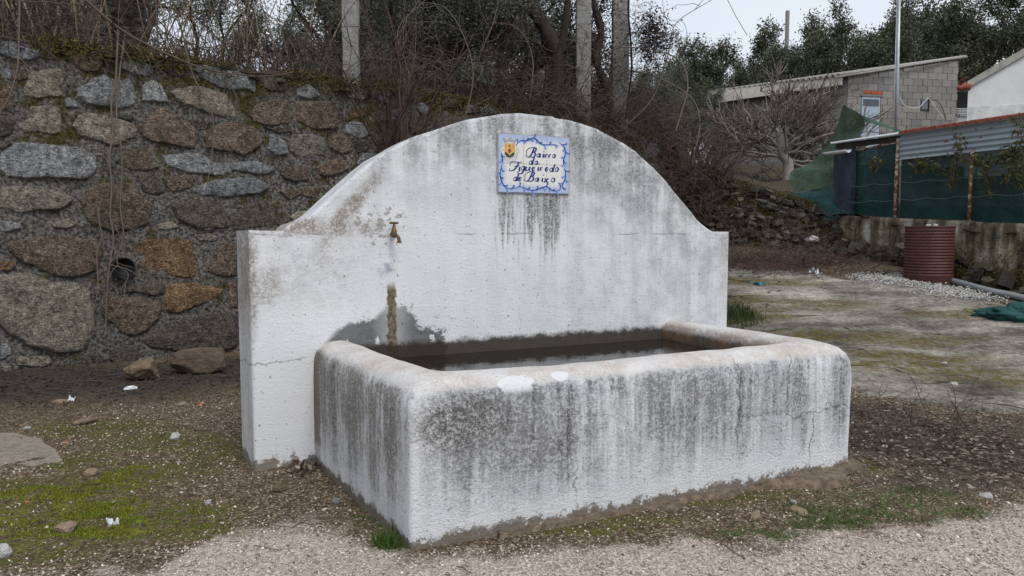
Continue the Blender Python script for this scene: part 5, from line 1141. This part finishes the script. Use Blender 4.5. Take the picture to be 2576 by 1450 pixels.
spots = [(1710, 42, .88), (1770, 44, .90), (1822, 40, 1.0), (1885, 46, .88), (1935, 42, .92), (1990, 48, .92), (2040, 43, .95), (2085, 41, 1.10), (2140, 47, 1.0), (2210, 42, 1.08), (2265, 44, 1.18), (2320, 41, 1.12), (2390, 48, 1.1), (2450, 45, 1.3), (2520, 43, 1.32), (2590, 45, 1.25), (2680, 46, 1.1), (1650, 36, .62), (1720, 34, .55), (1600, 38, .6), (1790, 38, .6)]
rs = random.Random(4)
for i, (px, d, f) in enumerate(spots):
    p = W(px, 300, d); p.z = hz1(p.x, p.y); sc_ = (f*rs.uniform(.9, 1.1), f*rs.uniform(.9, 1.1), f)
    lab = {10: 'evergreen tree right behind the aerial mast', 14: 'broad loose evergreen tree above the white house'}.get(i, 'dark evergreen tree beyond the dead creeper and the thicket end' if px < 1760 else 'dark evergreen tree beside the bare utility pole' if px < 2010 else 'dark evergreen tree behind the high end of the shed roof' if px < 2300 else 'dark evergreen tree beyond the distant red tiled roof')
    if i < 3: place(ev[i], p, sc_, rs.uniform(0, 6), lab, GE)
    else: copy_tree(ev[i % 3], p, sc_, rs.uniform(0, 6), lab, GE)
ol = [make_tree('olive_tree', 200+k, 5.6, 2.0, .10, .028, 20000, M_leaf_ol, 4, .13, .30, .22) for k in range(3)]
GO = 'olive trees beyond the stone wall'; LO = 'grey green olive tree beyond the brambles on the terrace'
spots = [(985, 13.6, .72), (1075, 14.2, .80), (1165, 14.6, .85), (1260, 15.2, .85), (1130, 13.4, .6), (1740, 27, .55), (1790, 30, .5), (1700, 30, .6), (20, 15, .9), (130, 17, .95), (240, 20, 1.05), (380, 15.5, .9), (500, 19, .95), (840, 16, .95), (770, 21, .75), (1000, 16, 1.05), (1090, 18.5, 1.15), (1190, 16.5, 1.1), (1270, 20, 1.1), (930, 21, 1.1), (1130, 24, 1.25), (1330, 25, 1.0), (-120, 16, 1.0), (1600, 26, .72), (1680, 24, .66), (1480, 28, .6), (60, 24, 1.2), (330, 26, 1.0), (1400, 21, .62), (640, 24, .5), (560, 27, .8)]
for i, (px, d, f) in enumerate(spots):
    p = W(px, 300, d); p.z = hz1(p.x, p.y); sc_ = (f*rs.uniform(.9, 1.15), f*rs.uniform(.9, 1.15), f)
    LO = 'grey green olive tree above the drain pipe stretch of the stone wall' if px < 450 else 'thin olive tree by the sky gap in the bramble thicket' if px < 800 else 'grey green olive tree between the slender granite post and the leaning trunk' if px < 1320 else 'small olive tree beyond the pair of granite posts'
    if i < 3: place(ol[i], p, sc_, rs.uniform(0, 6), LO, GO)
    else: copy_tree(ol[i % 3], p, sc_, rs.uniform(0, 6), LO, GO)
# dark trunks standing in the thicket
def trunk_tree(name, pts, r0, r1, label, seed, tw=30, extra=()):
    random.seed(seed); np.random.seed(seed); P = cr_spline(pts, 6); b = Vector(tuple(P[0])); Q = [np.array(p)-np.array(b) for p in P]; root = empty(name, b); nb = NB(); rad = np.linspace(r0, r1, len(Q))*(1+.7*np.array([fbm(k*.7, seed, 3, 3) for k in range(len(Q))])); nb.tube(Q, rad, 9)
    for e in extra: E = [np.array(p)-np.array(b) for p in cr_spline(e, 6)]; nb.tube(E, np.linspace(r1*.9, r1*.5, len(E)), 7)
    nb.build('trunk', M_bark, root, True); nb = NB()
    for k in range(tw):
        q = Q[random.randint(len(Q)//3, len(Q)-1)]; bush(nb, q, 1, random.uniform(.5, 1.4), .9, .009, 3, .6, .15, .03, .4)
    nb.build('crown', M_bram, root); return tag(root, label, 'tree')
trunk_tree('bare_tree', [W(1395,300,13.6), W(1398,215,13.6), W(1402,150,13.6), W(1375,80,13.6), W(1335,10,13.6), W(1310,-50,13.6)], .16, .10, 'gnarled dark trunk leaning left above the arch', 3, 30, [[W(1402,150,13.6), W(1418,90,13.6), W(1428,10,13.6), W(1430,-60,13.6)]])
trunk_tree('creeper_tree', [W(1540,300,14.3), W(1525,220,14.3), W(1500,150,14.3), W(1512,80,14.3), W(1490,0,14.3), W(1485,-60,14.3)], .085, .06, 'dark creeper choked trunk twisting between the granite posts', 4, 60)
trunk_tree('bare_tree', [W(312,115,9.6), W(308,70,9.6), W(306,20,9.6), W(304,-60,9.6)], .13, .12, 'thick upright dark trunk on the terrace above the drain pipe', 5, 26)
trunk_tree('bare_tree', [W(205,120,9.0), W(190,70,9.0), W(160,20,9.0), W(130,-40,9.0)], .05, .035, 'slim dark stem leaning left on the terrace', 6, 10)
trunk_tree('bare_tree', [W(345,150,9.8), W(335,70,9.8), W(315,0,9.8), W(300,-50,9.8)], .04, .03, 'slim dark stem beside the thick terrace trunk', 7, 10)
random.seed(5); np.random.seed(5); nb = NB()         # dead creeper hanging in clumps beside the post
for k in range(90):
    q = W(random.gauss(1640, 22), random.gauss(95, 35), 14.6+random.gauss(0, .2)); bush(nb, q, 2, .5, 1.0, .007, 3, .8, .3, .05, .1)
C = np.array([tuple(W(random.gauss(1640, 24), random.gauss(95, 40), 14.6+random.gauss(0, .25))) for k in range(1500)]+[tuple(W(random.gauss(1505, 30), random.uniform(0, 250), 14.5+random.gauss(0, .25))) for k in range(1500)]); nb.leaves(C, .05, .03)
P = cane(W(1575, 300, 14.5), (.05, 0, 1), 2.6, 8, .2); nb.tube(P, .02, 4)
tag(nb.build('dead_creeper', stemmat('dead_creeper', [(.02, .013, .012), (.05, .03, .026), (.03, .02, .018)])), 'dark mass of dead creeper hanging beside the last granite post', 'creeper', kind='stuff')
# bare fig tree in front of the shed
random.seed(8); np.random.seed(8); fb_ = W(1980, 455, 22); figp = Vector((fb_.x, fb_.y, hz1(fb_.x, fb_.y)-.1)); fig = empty('fig_tree', figp); tag(fig, 'bare fig tree with pale upswept branches in front of the shed', 'tree')
M_fig = stemmat('fig_bark', [(.20, .18, .155), (.34, .31, .275), (.26, .235, .205)]); M_figt = stemmat('fig_twigs', [(.10, .082, .068), (.17, .145, .125), (.24, .21, .185)])
nb = NB(); tips = []; nb2 = NB(); hub = W(1965, 330, 22)-figp
P = cr_spline([(0, 0, 0), (.02, 0, .7), tuple(np.array(hub)*.6), tuple(hub)], 4); nb.tube(P, np.linspace(.15, .10, len(P)), 8)
for k in range(26):
    q = P[random.randint(5, len(P)-1)]; a_ = random.uniform(0, 6.28); grow(nb, q, (math.cos(a_), math.sin(a_)*.6, random.uniform(-.25, .8)), random.uniform(.6, 1.15), .045, 2, tips, .5, .08, .72, (2, 3), 5)
for q in tips:
    if random.random() < .42:
        for t in range(3):
            T = cane(q, np.random.normal(0, .7, 3)+unit(np.array(q)-np.array(hub))*.8+np.array([.1, 0, .1]), random.uniform(.35, .8), 6, .35, -.14); nb2.tube(T, np.linspace(.016, .009, len(T)), 3)
nb.build('trunk', M_fig, fig, True); nb2.build('crown', M_figt, fig); fig.scale = (1.2, 1.1, .97)
# olive sprigs hanging over the coop
M_sprig = leafmat('sprig_leaves', [(.045, .048, .014), (.085, .085, .026), (.13, .12, .045), (.06, .062, .02)], .5, .2)
SPR = [([(2410,330),(2415,365),(2405,400),(2400,430),(2395,470)], 'leafy sprig hanging down the joint of the corrugated sheet'), ([(2400,440),(2370,425),(2340,415),(2325,418),(2305,425)], 'leafy sprig trailing sideways across the green net'), ([(2430,400),(2470,410),(2480,440),(2490,490)], 'long leafy sprig drooping beside the rusty post'), ([(2530,375),(2550,400),(2545,430),(2535,460)], 'leafy sprig dangling from the sheet edge among others'), ([(2440,405),(2490,405),(2530,395),(2570,380)], 'leafy sprig running along the lower edge of the sheet'), ([(2565,360),(2575,400),(2570,440),(2580,470)], 'bushy leafy sprig hanging before the dark net'), ([(2560,300),(2560,330),(2570,360)], 'leafy sprig over the galvanised sheet by a dark cable'), ([(2215,395),(2200,410),(2190,425)], 'tiny green sprig poking through the net'), ([(2310,400),(2305,430)], 'short leafy sprig below the corrugated sheet')]
for i, (L, lab) in enumerate(SPR):
    def dep(px): return None
    pts = []
    for (x, y) in L:
        r = ray(x, y); A_ = CW[0]; d = CW[1]-CW[0]; den = r.x*d.y-r.y*d.x; t = (A_.x*d.y-A_.y*d.x)/den*.985; pts.append(Vector((0, 0, EYE))+r*t)
    P = cr_spline(pts, 6); b = Vector(tuple(P[0])); Q = np.array([np.array(p)-np.array(b) for p in P]); root = empty('olive_sprig', b); nb = NB(); nb.tube(Q, .006, 4); nb.build('stem', M_figt, root)
    kk = 150 if len(L) > 3 else 60; C = Q[np.random.randint(0, len(Q), kk)]+np.random.normal(0, .045, (kk, 3)); nb = NB(); nb.leaves(C, .085, .026, -.5); nb.build('leaves', M_sprig, root); tag(root, lab, 'sprig')
# utility pole and wire far behind
p = W(1978, 150, 60); pz0 = hz1(p.x, p.y); o = MB().tube([(0, 0, 0), (0, 0, W(1978, 28, 60).z-pz0)], .17, 8).build('utility_pole', plain('pole_concrete', (.17, .155, .14), .9), None, True); o.location = (p.x, p.y, pz0); tag(o, 'bare concrete utility pole rising between the evergreen trees', 'pole')
a_, b_ = W(1825, -10, 50), W(1880, 90, 50); mb = MB(); mb.tube([Vector((0, 0, 0)), (b_-a_)*.5+Vector((0, 0, -.1)), b_-a_], .02, 4); o = mb.build('overhead_wire', M_black); o.location = a_; tag(o, 'thin overhead wire slanting down the sky behind the trees', 'wire')

# ================================================================== small things on the ground
random.seed(21); np.random.seed(21)
M_gr = leafmat('gravel_grains', [(.10, .075, .057), (.36, .29, .24), (.54, .46, .39), (.19, .145, .115), (.74, .68, .60), (.42, .34, .28)], .9, 0)
N = 150000; X = np.random.uniform(-3.6, 5.2, N); Y = 1.9+(np.random.rand(N)**1.4)*4.6
frx = np.abs(X) < Y*.78; dn = np.maximum(gravel_np(X, Y), .22); dn = dn*(1-.9*gmask(BRIGHT, X, Y))*(1-.6*gmask(GRASS, X, Y))*(1-.75*gmask(LITTER, X, Y, .5))
loc = np.stack([(X-FO.x)*FX.x+(Y-FO.y)*FX.y, (X-FO.x)*FN.x+(Y-FO.y)*FN.y], 1)
inb = ((loc[:, 0] > .45) & (loc[:, 0] < 3.5) & (loc[:, 1] > -1.56) & (loc[:, 1] < .1)) | ((loc[:, 0] > -.06) & (loc[:, 0] < LEN) & (loc[:, 1] > -.02) & (loc[:, 1] < .5))
k = frx & ~inb & (np.random.rand(N) < dn*.8); XY = np.stack([X[k], Y[k]], 1)
pebbles('gravel', XY, .0056*np.random.lognormal(0, .32, len(XY)), M_gr, .15)
tag(bpy.data.objects['gravel'], 'loose pinkish grey gravel in front of the fountain', 'gravel', kind='stuff')
def blades(name, XY, L, Wd, mat, lean=.5):
    N = len(XY); z = gz(XY[:, 0], XY[:, 1])+.020*fbm(XY[:, 0]*6, XY[:, 1]*6, 3, 8); B = np.stack([XY[:, 0], XY[:, 1], z-.003], -1)
    a_ = np.random.uniform(0, 6.28, N); s_ = np.stack([np.cos(a_), np.sin(a_), np.zeros(N)], -1); d = np.stack([np.random.normal(0, lean, N), np.random.normal(0, lean, N), np.ones(N)], -1); d /= np.linalg.norm(d, axis=1, keepdims=True)
    l = (L*np.random.uniform(.5, 1.3, N))[:, None]; w = Wd*np.random.uniform(.6, 1.2, N)[:, None]; V = np.stack([B-s_*w/2, B+s_*w/2, B+s_*w*.3+d*l*.6, B+d*l], 1).reshape(-1, 3)
    return link(name, np_mesh(name, V, np.arange(4*N).reshape(-1, 4), False), mat)
def sample(L, n, thr=1., extra=1.6, seed=13, k9=2.5, fr=9):
    out = []; tot = sum(q[2]*q[3] for q in L)
    for cx, cy, rx, ry in L:
        m = max(10, int(n*rx*ry/tot)); x = cx+np.random.uniform(-extra, extra, m)*rx; y = cy+np.random.uniform(-extra, extra, m)*ry
        kk = np.random.rand(m) < gmask([(cx, cy, rx, ry)], x, y, .45, seed)*np.clip(thr+k9*fbm(x*fr, y*fr, 4, seed+1), 0, 1); out.append(np.stack([x[kk], y[kk]], 1))
    P = np.concatenate(out); lc = np.stack([(P[:, 0]-FO.x)*FX.x+(P[:, 1]-FO.y)*FX.y, (P[:, 0]-FO.x)*FN.x+(P[:, 1]-FO.y)*FN.y], 1)
    ib = ((lc[:, 0] > .42) & (lc[:, 0] < 3.5) & (lc[:, 1] > -1.55) & (lc[:, 1] < .1)) | ((lc[:, 0] > -.06) & (lc[:, 0] < LEN) & (lc[:, 1] > -.01) & (lc[:, 1] < .5)); return P[~ib]
M_moss1 = leafmat('bright_moss', [(.09, .11, .010), (.17, .20, .016), (.25, .27, .030), (.12, .14, .014)], .9, .1)
M_moss2 = leafmat('dull_moss', [(.035, .042, .010), (.07, .08, .018), (.11, .115, .03), (.05, .05, .014)], .9, .1)
M_grass = leafmat('grass_blades', [(.035, .070, .014), (.06, .115, .022), (.10, .16, .04), (.05, .09, .018)], .6, .25)
tag(blades('bright_moss', sample(BRIGHT, 130000, thr=-.1, k9=7, fr=7), .016, .006, M_moss1, .7), 'bright yellow green moss cushions on the gravel', 'moss', kind='stuff')
tag(blades('dull_moss', sample(MOSS, 90000, thr=.55, k9=5, fr=6), .011, .006, M_moss2, .8), 'dull olive moss spread over the gravel', 'moss', kind='stuff')
tag(blades('grass', sample(GRASS, 12000, thr=.5, k9=5, fr=6), .032, .006, M_grass, .8), 'short green grass at the edge of the gravel', 'grass', kind='stuff')
q = G0(985, 1378); xy = np.random.normal(0, .035, (260, 2))+np.array([q.x-.02, q.y+.02]); o = blades('grass_tuft', xy, .085, .007, M_grass, .7); tag(o, 'small grass tuft at the front corner of the trough', 'grass tuft')
# leaf litter, twigs, dark debris
M_lit = leafmat('dead_leaves', [(.045, .03, .022), (.11, .075, .05), (.20, .15, .11), (.34, .30, .25), (.07, .05, .04)], .8, .1)
def litter(name, L, n, size, mat, label, cat, lift=.01):
    P = sample(L, n, extra=1.5, seed=17); nb = NB(); C = np.concatenate([P, (gz(P[:, 0], P[:, 1])+lift+np.random.rand(len(P))*.03)[:, None]], 1); d0 = len(C)
    nb.leaves(C, size, size*.45); V = nb.V[0].reshape(-1, 4, 3); V[:, :, 2] = C[:, None, 2]+(V[:, :, 2]-C[:, None, 2])*.35; nb.V[0] = V.reshape(-1, 3); return tag(nb.build(name, mat), label, cat, kind='stuff')
litter('leaf_litter', LITTER, 5200, .05, M_lit, 'dead leaves and bits scattered beside the trough', 'leaf litter')
litter('black_litter', DEBRIS, 7000, .06, leafmat('black_leaves', [(.012, .011, .011), (.03, .026, .024), (.06, .05, .043), (.02, .017, .016)], .8, 0), 'blackened leaves and charred bits along the foot of the wall', 'leaf litter')
AREA = [gxy(300, 1200)+(1.5, 1.2), gxy(800, 1330)+(1.2, .6), gxy(1900, 1380)+(2.0, .5), gxy(500, 1060)+(1.2, .8)]
litter('leaf_litter', AREA, 700, .035, M_lit, 'sparse dead leaves over the gravel and moss', 'leaf litter')
nb = NB()
for L, n_, ln in ((LITTER, 240, .35), (DEBRIS, 160, .5), (AREA, 26, .14)):
    for p in sample(L, n_*4, extra=1.4)[:n_]:
        z = float(gz(*p))+.012; a_ = random.uniform(0, 6.28); up = random.uniform(0, .35) if L is LITTER else .05; T = cane((p[0], p[1], z), (math.cos(a_), math.sin(a_), up), ln*random.uniform(.4, 1.2), 5, .35, .02 if up > .1 else 0); T = [np.array([t[0], t[1], max(t[2], float(gz(t[0], t[1]))+.006)]) for t in T]; nb.tube(T, np.linspace(.004, .0015, len(T)), 3)
tag(nb.build('fallen_twigs', M_bram), 'thin fallen twigs scattered on the ground', 'twigs', kind='stuff')
# named stones and scraps
def gl(px, py, dz=0.): q = G0(px, py); return (q.x, q.y, q.z+dz)
rock(gl(507, 942, .14), (.62, .42, .36), M_brrock, 'large dark brown boulder lying against the stone wall', 3, rz=.1, name='boulder', cat='boulder', sub=3)
rock(gl(364, 958, .11), (.38, .32, .30), M_tanb, 'ochre wedge shaped boulder beside the larger dark boulder', 6, rz=.5, tilt=.3, name='boulder', cat='boulder', sub=3)
ROCKS = [(165,1334,.12,.10,.055,M_tanrock,'triangular tan stone among the lower moss cushions'), (229,1196,.085,.07,.055,M_tanrock,'blocky tan stone on the brightest moss'), (440,1102,.10,.07,.05,M_whrock,'white lump of mortar on bare gravel before the wall'), (458,1020,.11,.07,.04,M_tanrock,'flat ochre stone lying below the dark boulder'), (705,1235,.085,.07,.06,M_tanb,'rusty ochre stone between the back wall and trough'),
         (843,1267,.055,.045,.04,M_grrock,'round grey pebble stone at the side of the trough'), (8,1395,.08,.08,.06,M_whrock,'white stone at the bottom of the mossy patch'), (523,1267,.035,.03,.025,M_whrock,'small white stone chip on the gravel'), (450,1166,.035,.03,.02,M_whrock,'tiny white chip above the bright moss'), (482,1210,.03,.03,.02,M_tanrock,'tiny buff chip beside the bright moss'), (262,1410,.04,.03,.025,M_tanrock,'small tan stone on dull moss'), (150,1015,.13,.08,.05,M_tanrock,'pale buff stone at the edge of the black litter'),
         (68,1080,.07,.05,.03,M_whrock,'flat white flake near the leftover paving'), (68,1266,.025,.02,.02,M_terra,'small bright terracotta crumb in the moss'), (165,1116,.03,.022,.015,M_terra,'terracotta crumb beside the leftover paving'), (505,1020,.06,.04,.025,M_terra,'flat terracotta shard beside the ochre stone'), (1997,1266,.06,.03,.02,M_whrock,'flat pale stone before the trough footing'),
         (2400,973,.09,.06,.05,M_whrock,'white stone on the broken edge of the yard'), (2290,985,.10,.06,.02,M_whrock,'pale flake of concrete on the yard edge'), (2480,1252,.06,.05,.04,M_whrock,'pale stone beside the dead leaves'), (1900,1300,.14,.06,.03,M_tanrock,'long buff stone sunk in the moss before the trough'), (2010,1290,.13,.07,.03,M_tanrock,'worn buff stone sunk in the gravel before the grass'), (2375,918,.05,.05,.04,M_whrock,'small pale stone on the open yard'), (2090,560,.28,.2,.13,M_whrock,'pale lichened rock on the slate bank under the net')]
for i, (px, py, a_, b_, c_, m_, lab) in enumerate(ROCKS):
    if py == 560: p = rb_pt(.86, .30)[0]; loc = (p.x, p.y-.1, p.z)
    else: loc = gl(px, py, c_*.25)
    rock(loc, (a_*1.25, b_*1.25, c_*1.25), m_, lab, 60+i, rz=random.uniform(0, 3), sub=2)
def scrap(px, py, size, mat, label, seed, cat='scrap', name='plastic_scrap', h=.05):
    bm = bmesh.new(); bmesh.ops.create_grid(bm, x_segments=7, y_segments=7, size=.5)
    for v in bm.verts: v.co.z = h/size*1.2*mnoise.noise((v.co.x*3, v.co.y*3, seed))+.02; v.co.x += .2*mnoise.noise((v.co.y*4, seed, 1)); v.co.y += .2*mnoise.noise((v.co.x*4, seed, 2))
    me = bpy.data.meshes.new(name); bm.to_mesh(me); bm.free(); o = link(name, me, mat); o.location = gl(px, py, .012); o.scale = (size, size*.6, size); o.rotation_euler = (0, 0, seed); o.modifiers.new('t', 'SOLIDIFY').thickness = .01; return tag(o, label, cat)
M_paper = plain('white_plastic', (.66, .67, .68), .5, .08); M_bluep = plain('blue_plastic', (.05, .20, .30), .5, .2)
scrap(1905, 720, .22, M_bluep, 'faded blue plastic scrap on the mossy yard', 2, h=.08); scrap(2052, 690, .22, M_paper, 'torn white plastic bag caught in the dead brambles', 4, h=.12); scrap(180, 1010, .09, M_paper, 'white plastic scrap beside the buff stone', 5); scrap(285, 1322, .05, M_paper, 'curled white bark flake beside the triangular stone', 7)
o = MB().lathe([(.001, 0), (.055, 0), (.06, .004), (.06, .010), (.052, .012), (.05, .006), (.001, .006)], 24).build('plastic_disc', M_paper, None, True); o.location = gl(329, 985, .02); o.rotation_euler = (.25, .1, 0); tag(o, 'round white plastic disc lying on the gravel below the boulders', 'disc')
q = G0(215, 1068); rs = random.Random(2); mb = MB(); mb.tube([(-.07, -.05, .015), (0, 0, .03), (.06, .07, .025)], [.02, .026, .014], 7); o = mb.build('wood_chunk', plain('old_wood', (.20, .15, .11), .9, .4, 30, .01), None, True); o.location = q; tag(o, 'short weathered wood chunk on the gravel', 'wood')
nb = NB(); q = gl(2310, 1085)
for k in range(14): bush(nb, (random.gauss(0, .25), random.gauss(0, .18), 0), 1, .5, .5, .004, 2, .4, .05, .02, 1)
o = nb.build('dead_shrub', M_bram); o.location = q; tag(o, 'thin dead weed stems standing in the leaf litter beside the trough', 'weed')
q = G0(1870, 800); xy = np.random.normal(0, 1, (900, 2))*np.array([.10, .22])+np.array([q.x-.05, q.y]); o = blades('weed_clump', xy, .16, .012, leafmat('weed_leaves', [(.03, .045, .012), (.055, .075, .02), (.08, .095, .03)], .6, .2), .7); tag(o, 'low green weeds at the right foot of the back wall', 'weeds')
q = G0(770, 1185); C = np.stack([np.random.normal(q.x, .05, 70), np.random.normal(q.y+.02, .05, 70), np.random.uniform(.0, .05, 70)], 1); nb = NB(); nb.leaves(C, .07, .04); tag(nb.build('leaf_pile', M_lit), 'little pile of brown leaves in the corner of wall and trough', 'leaf pile', kind='stuff')
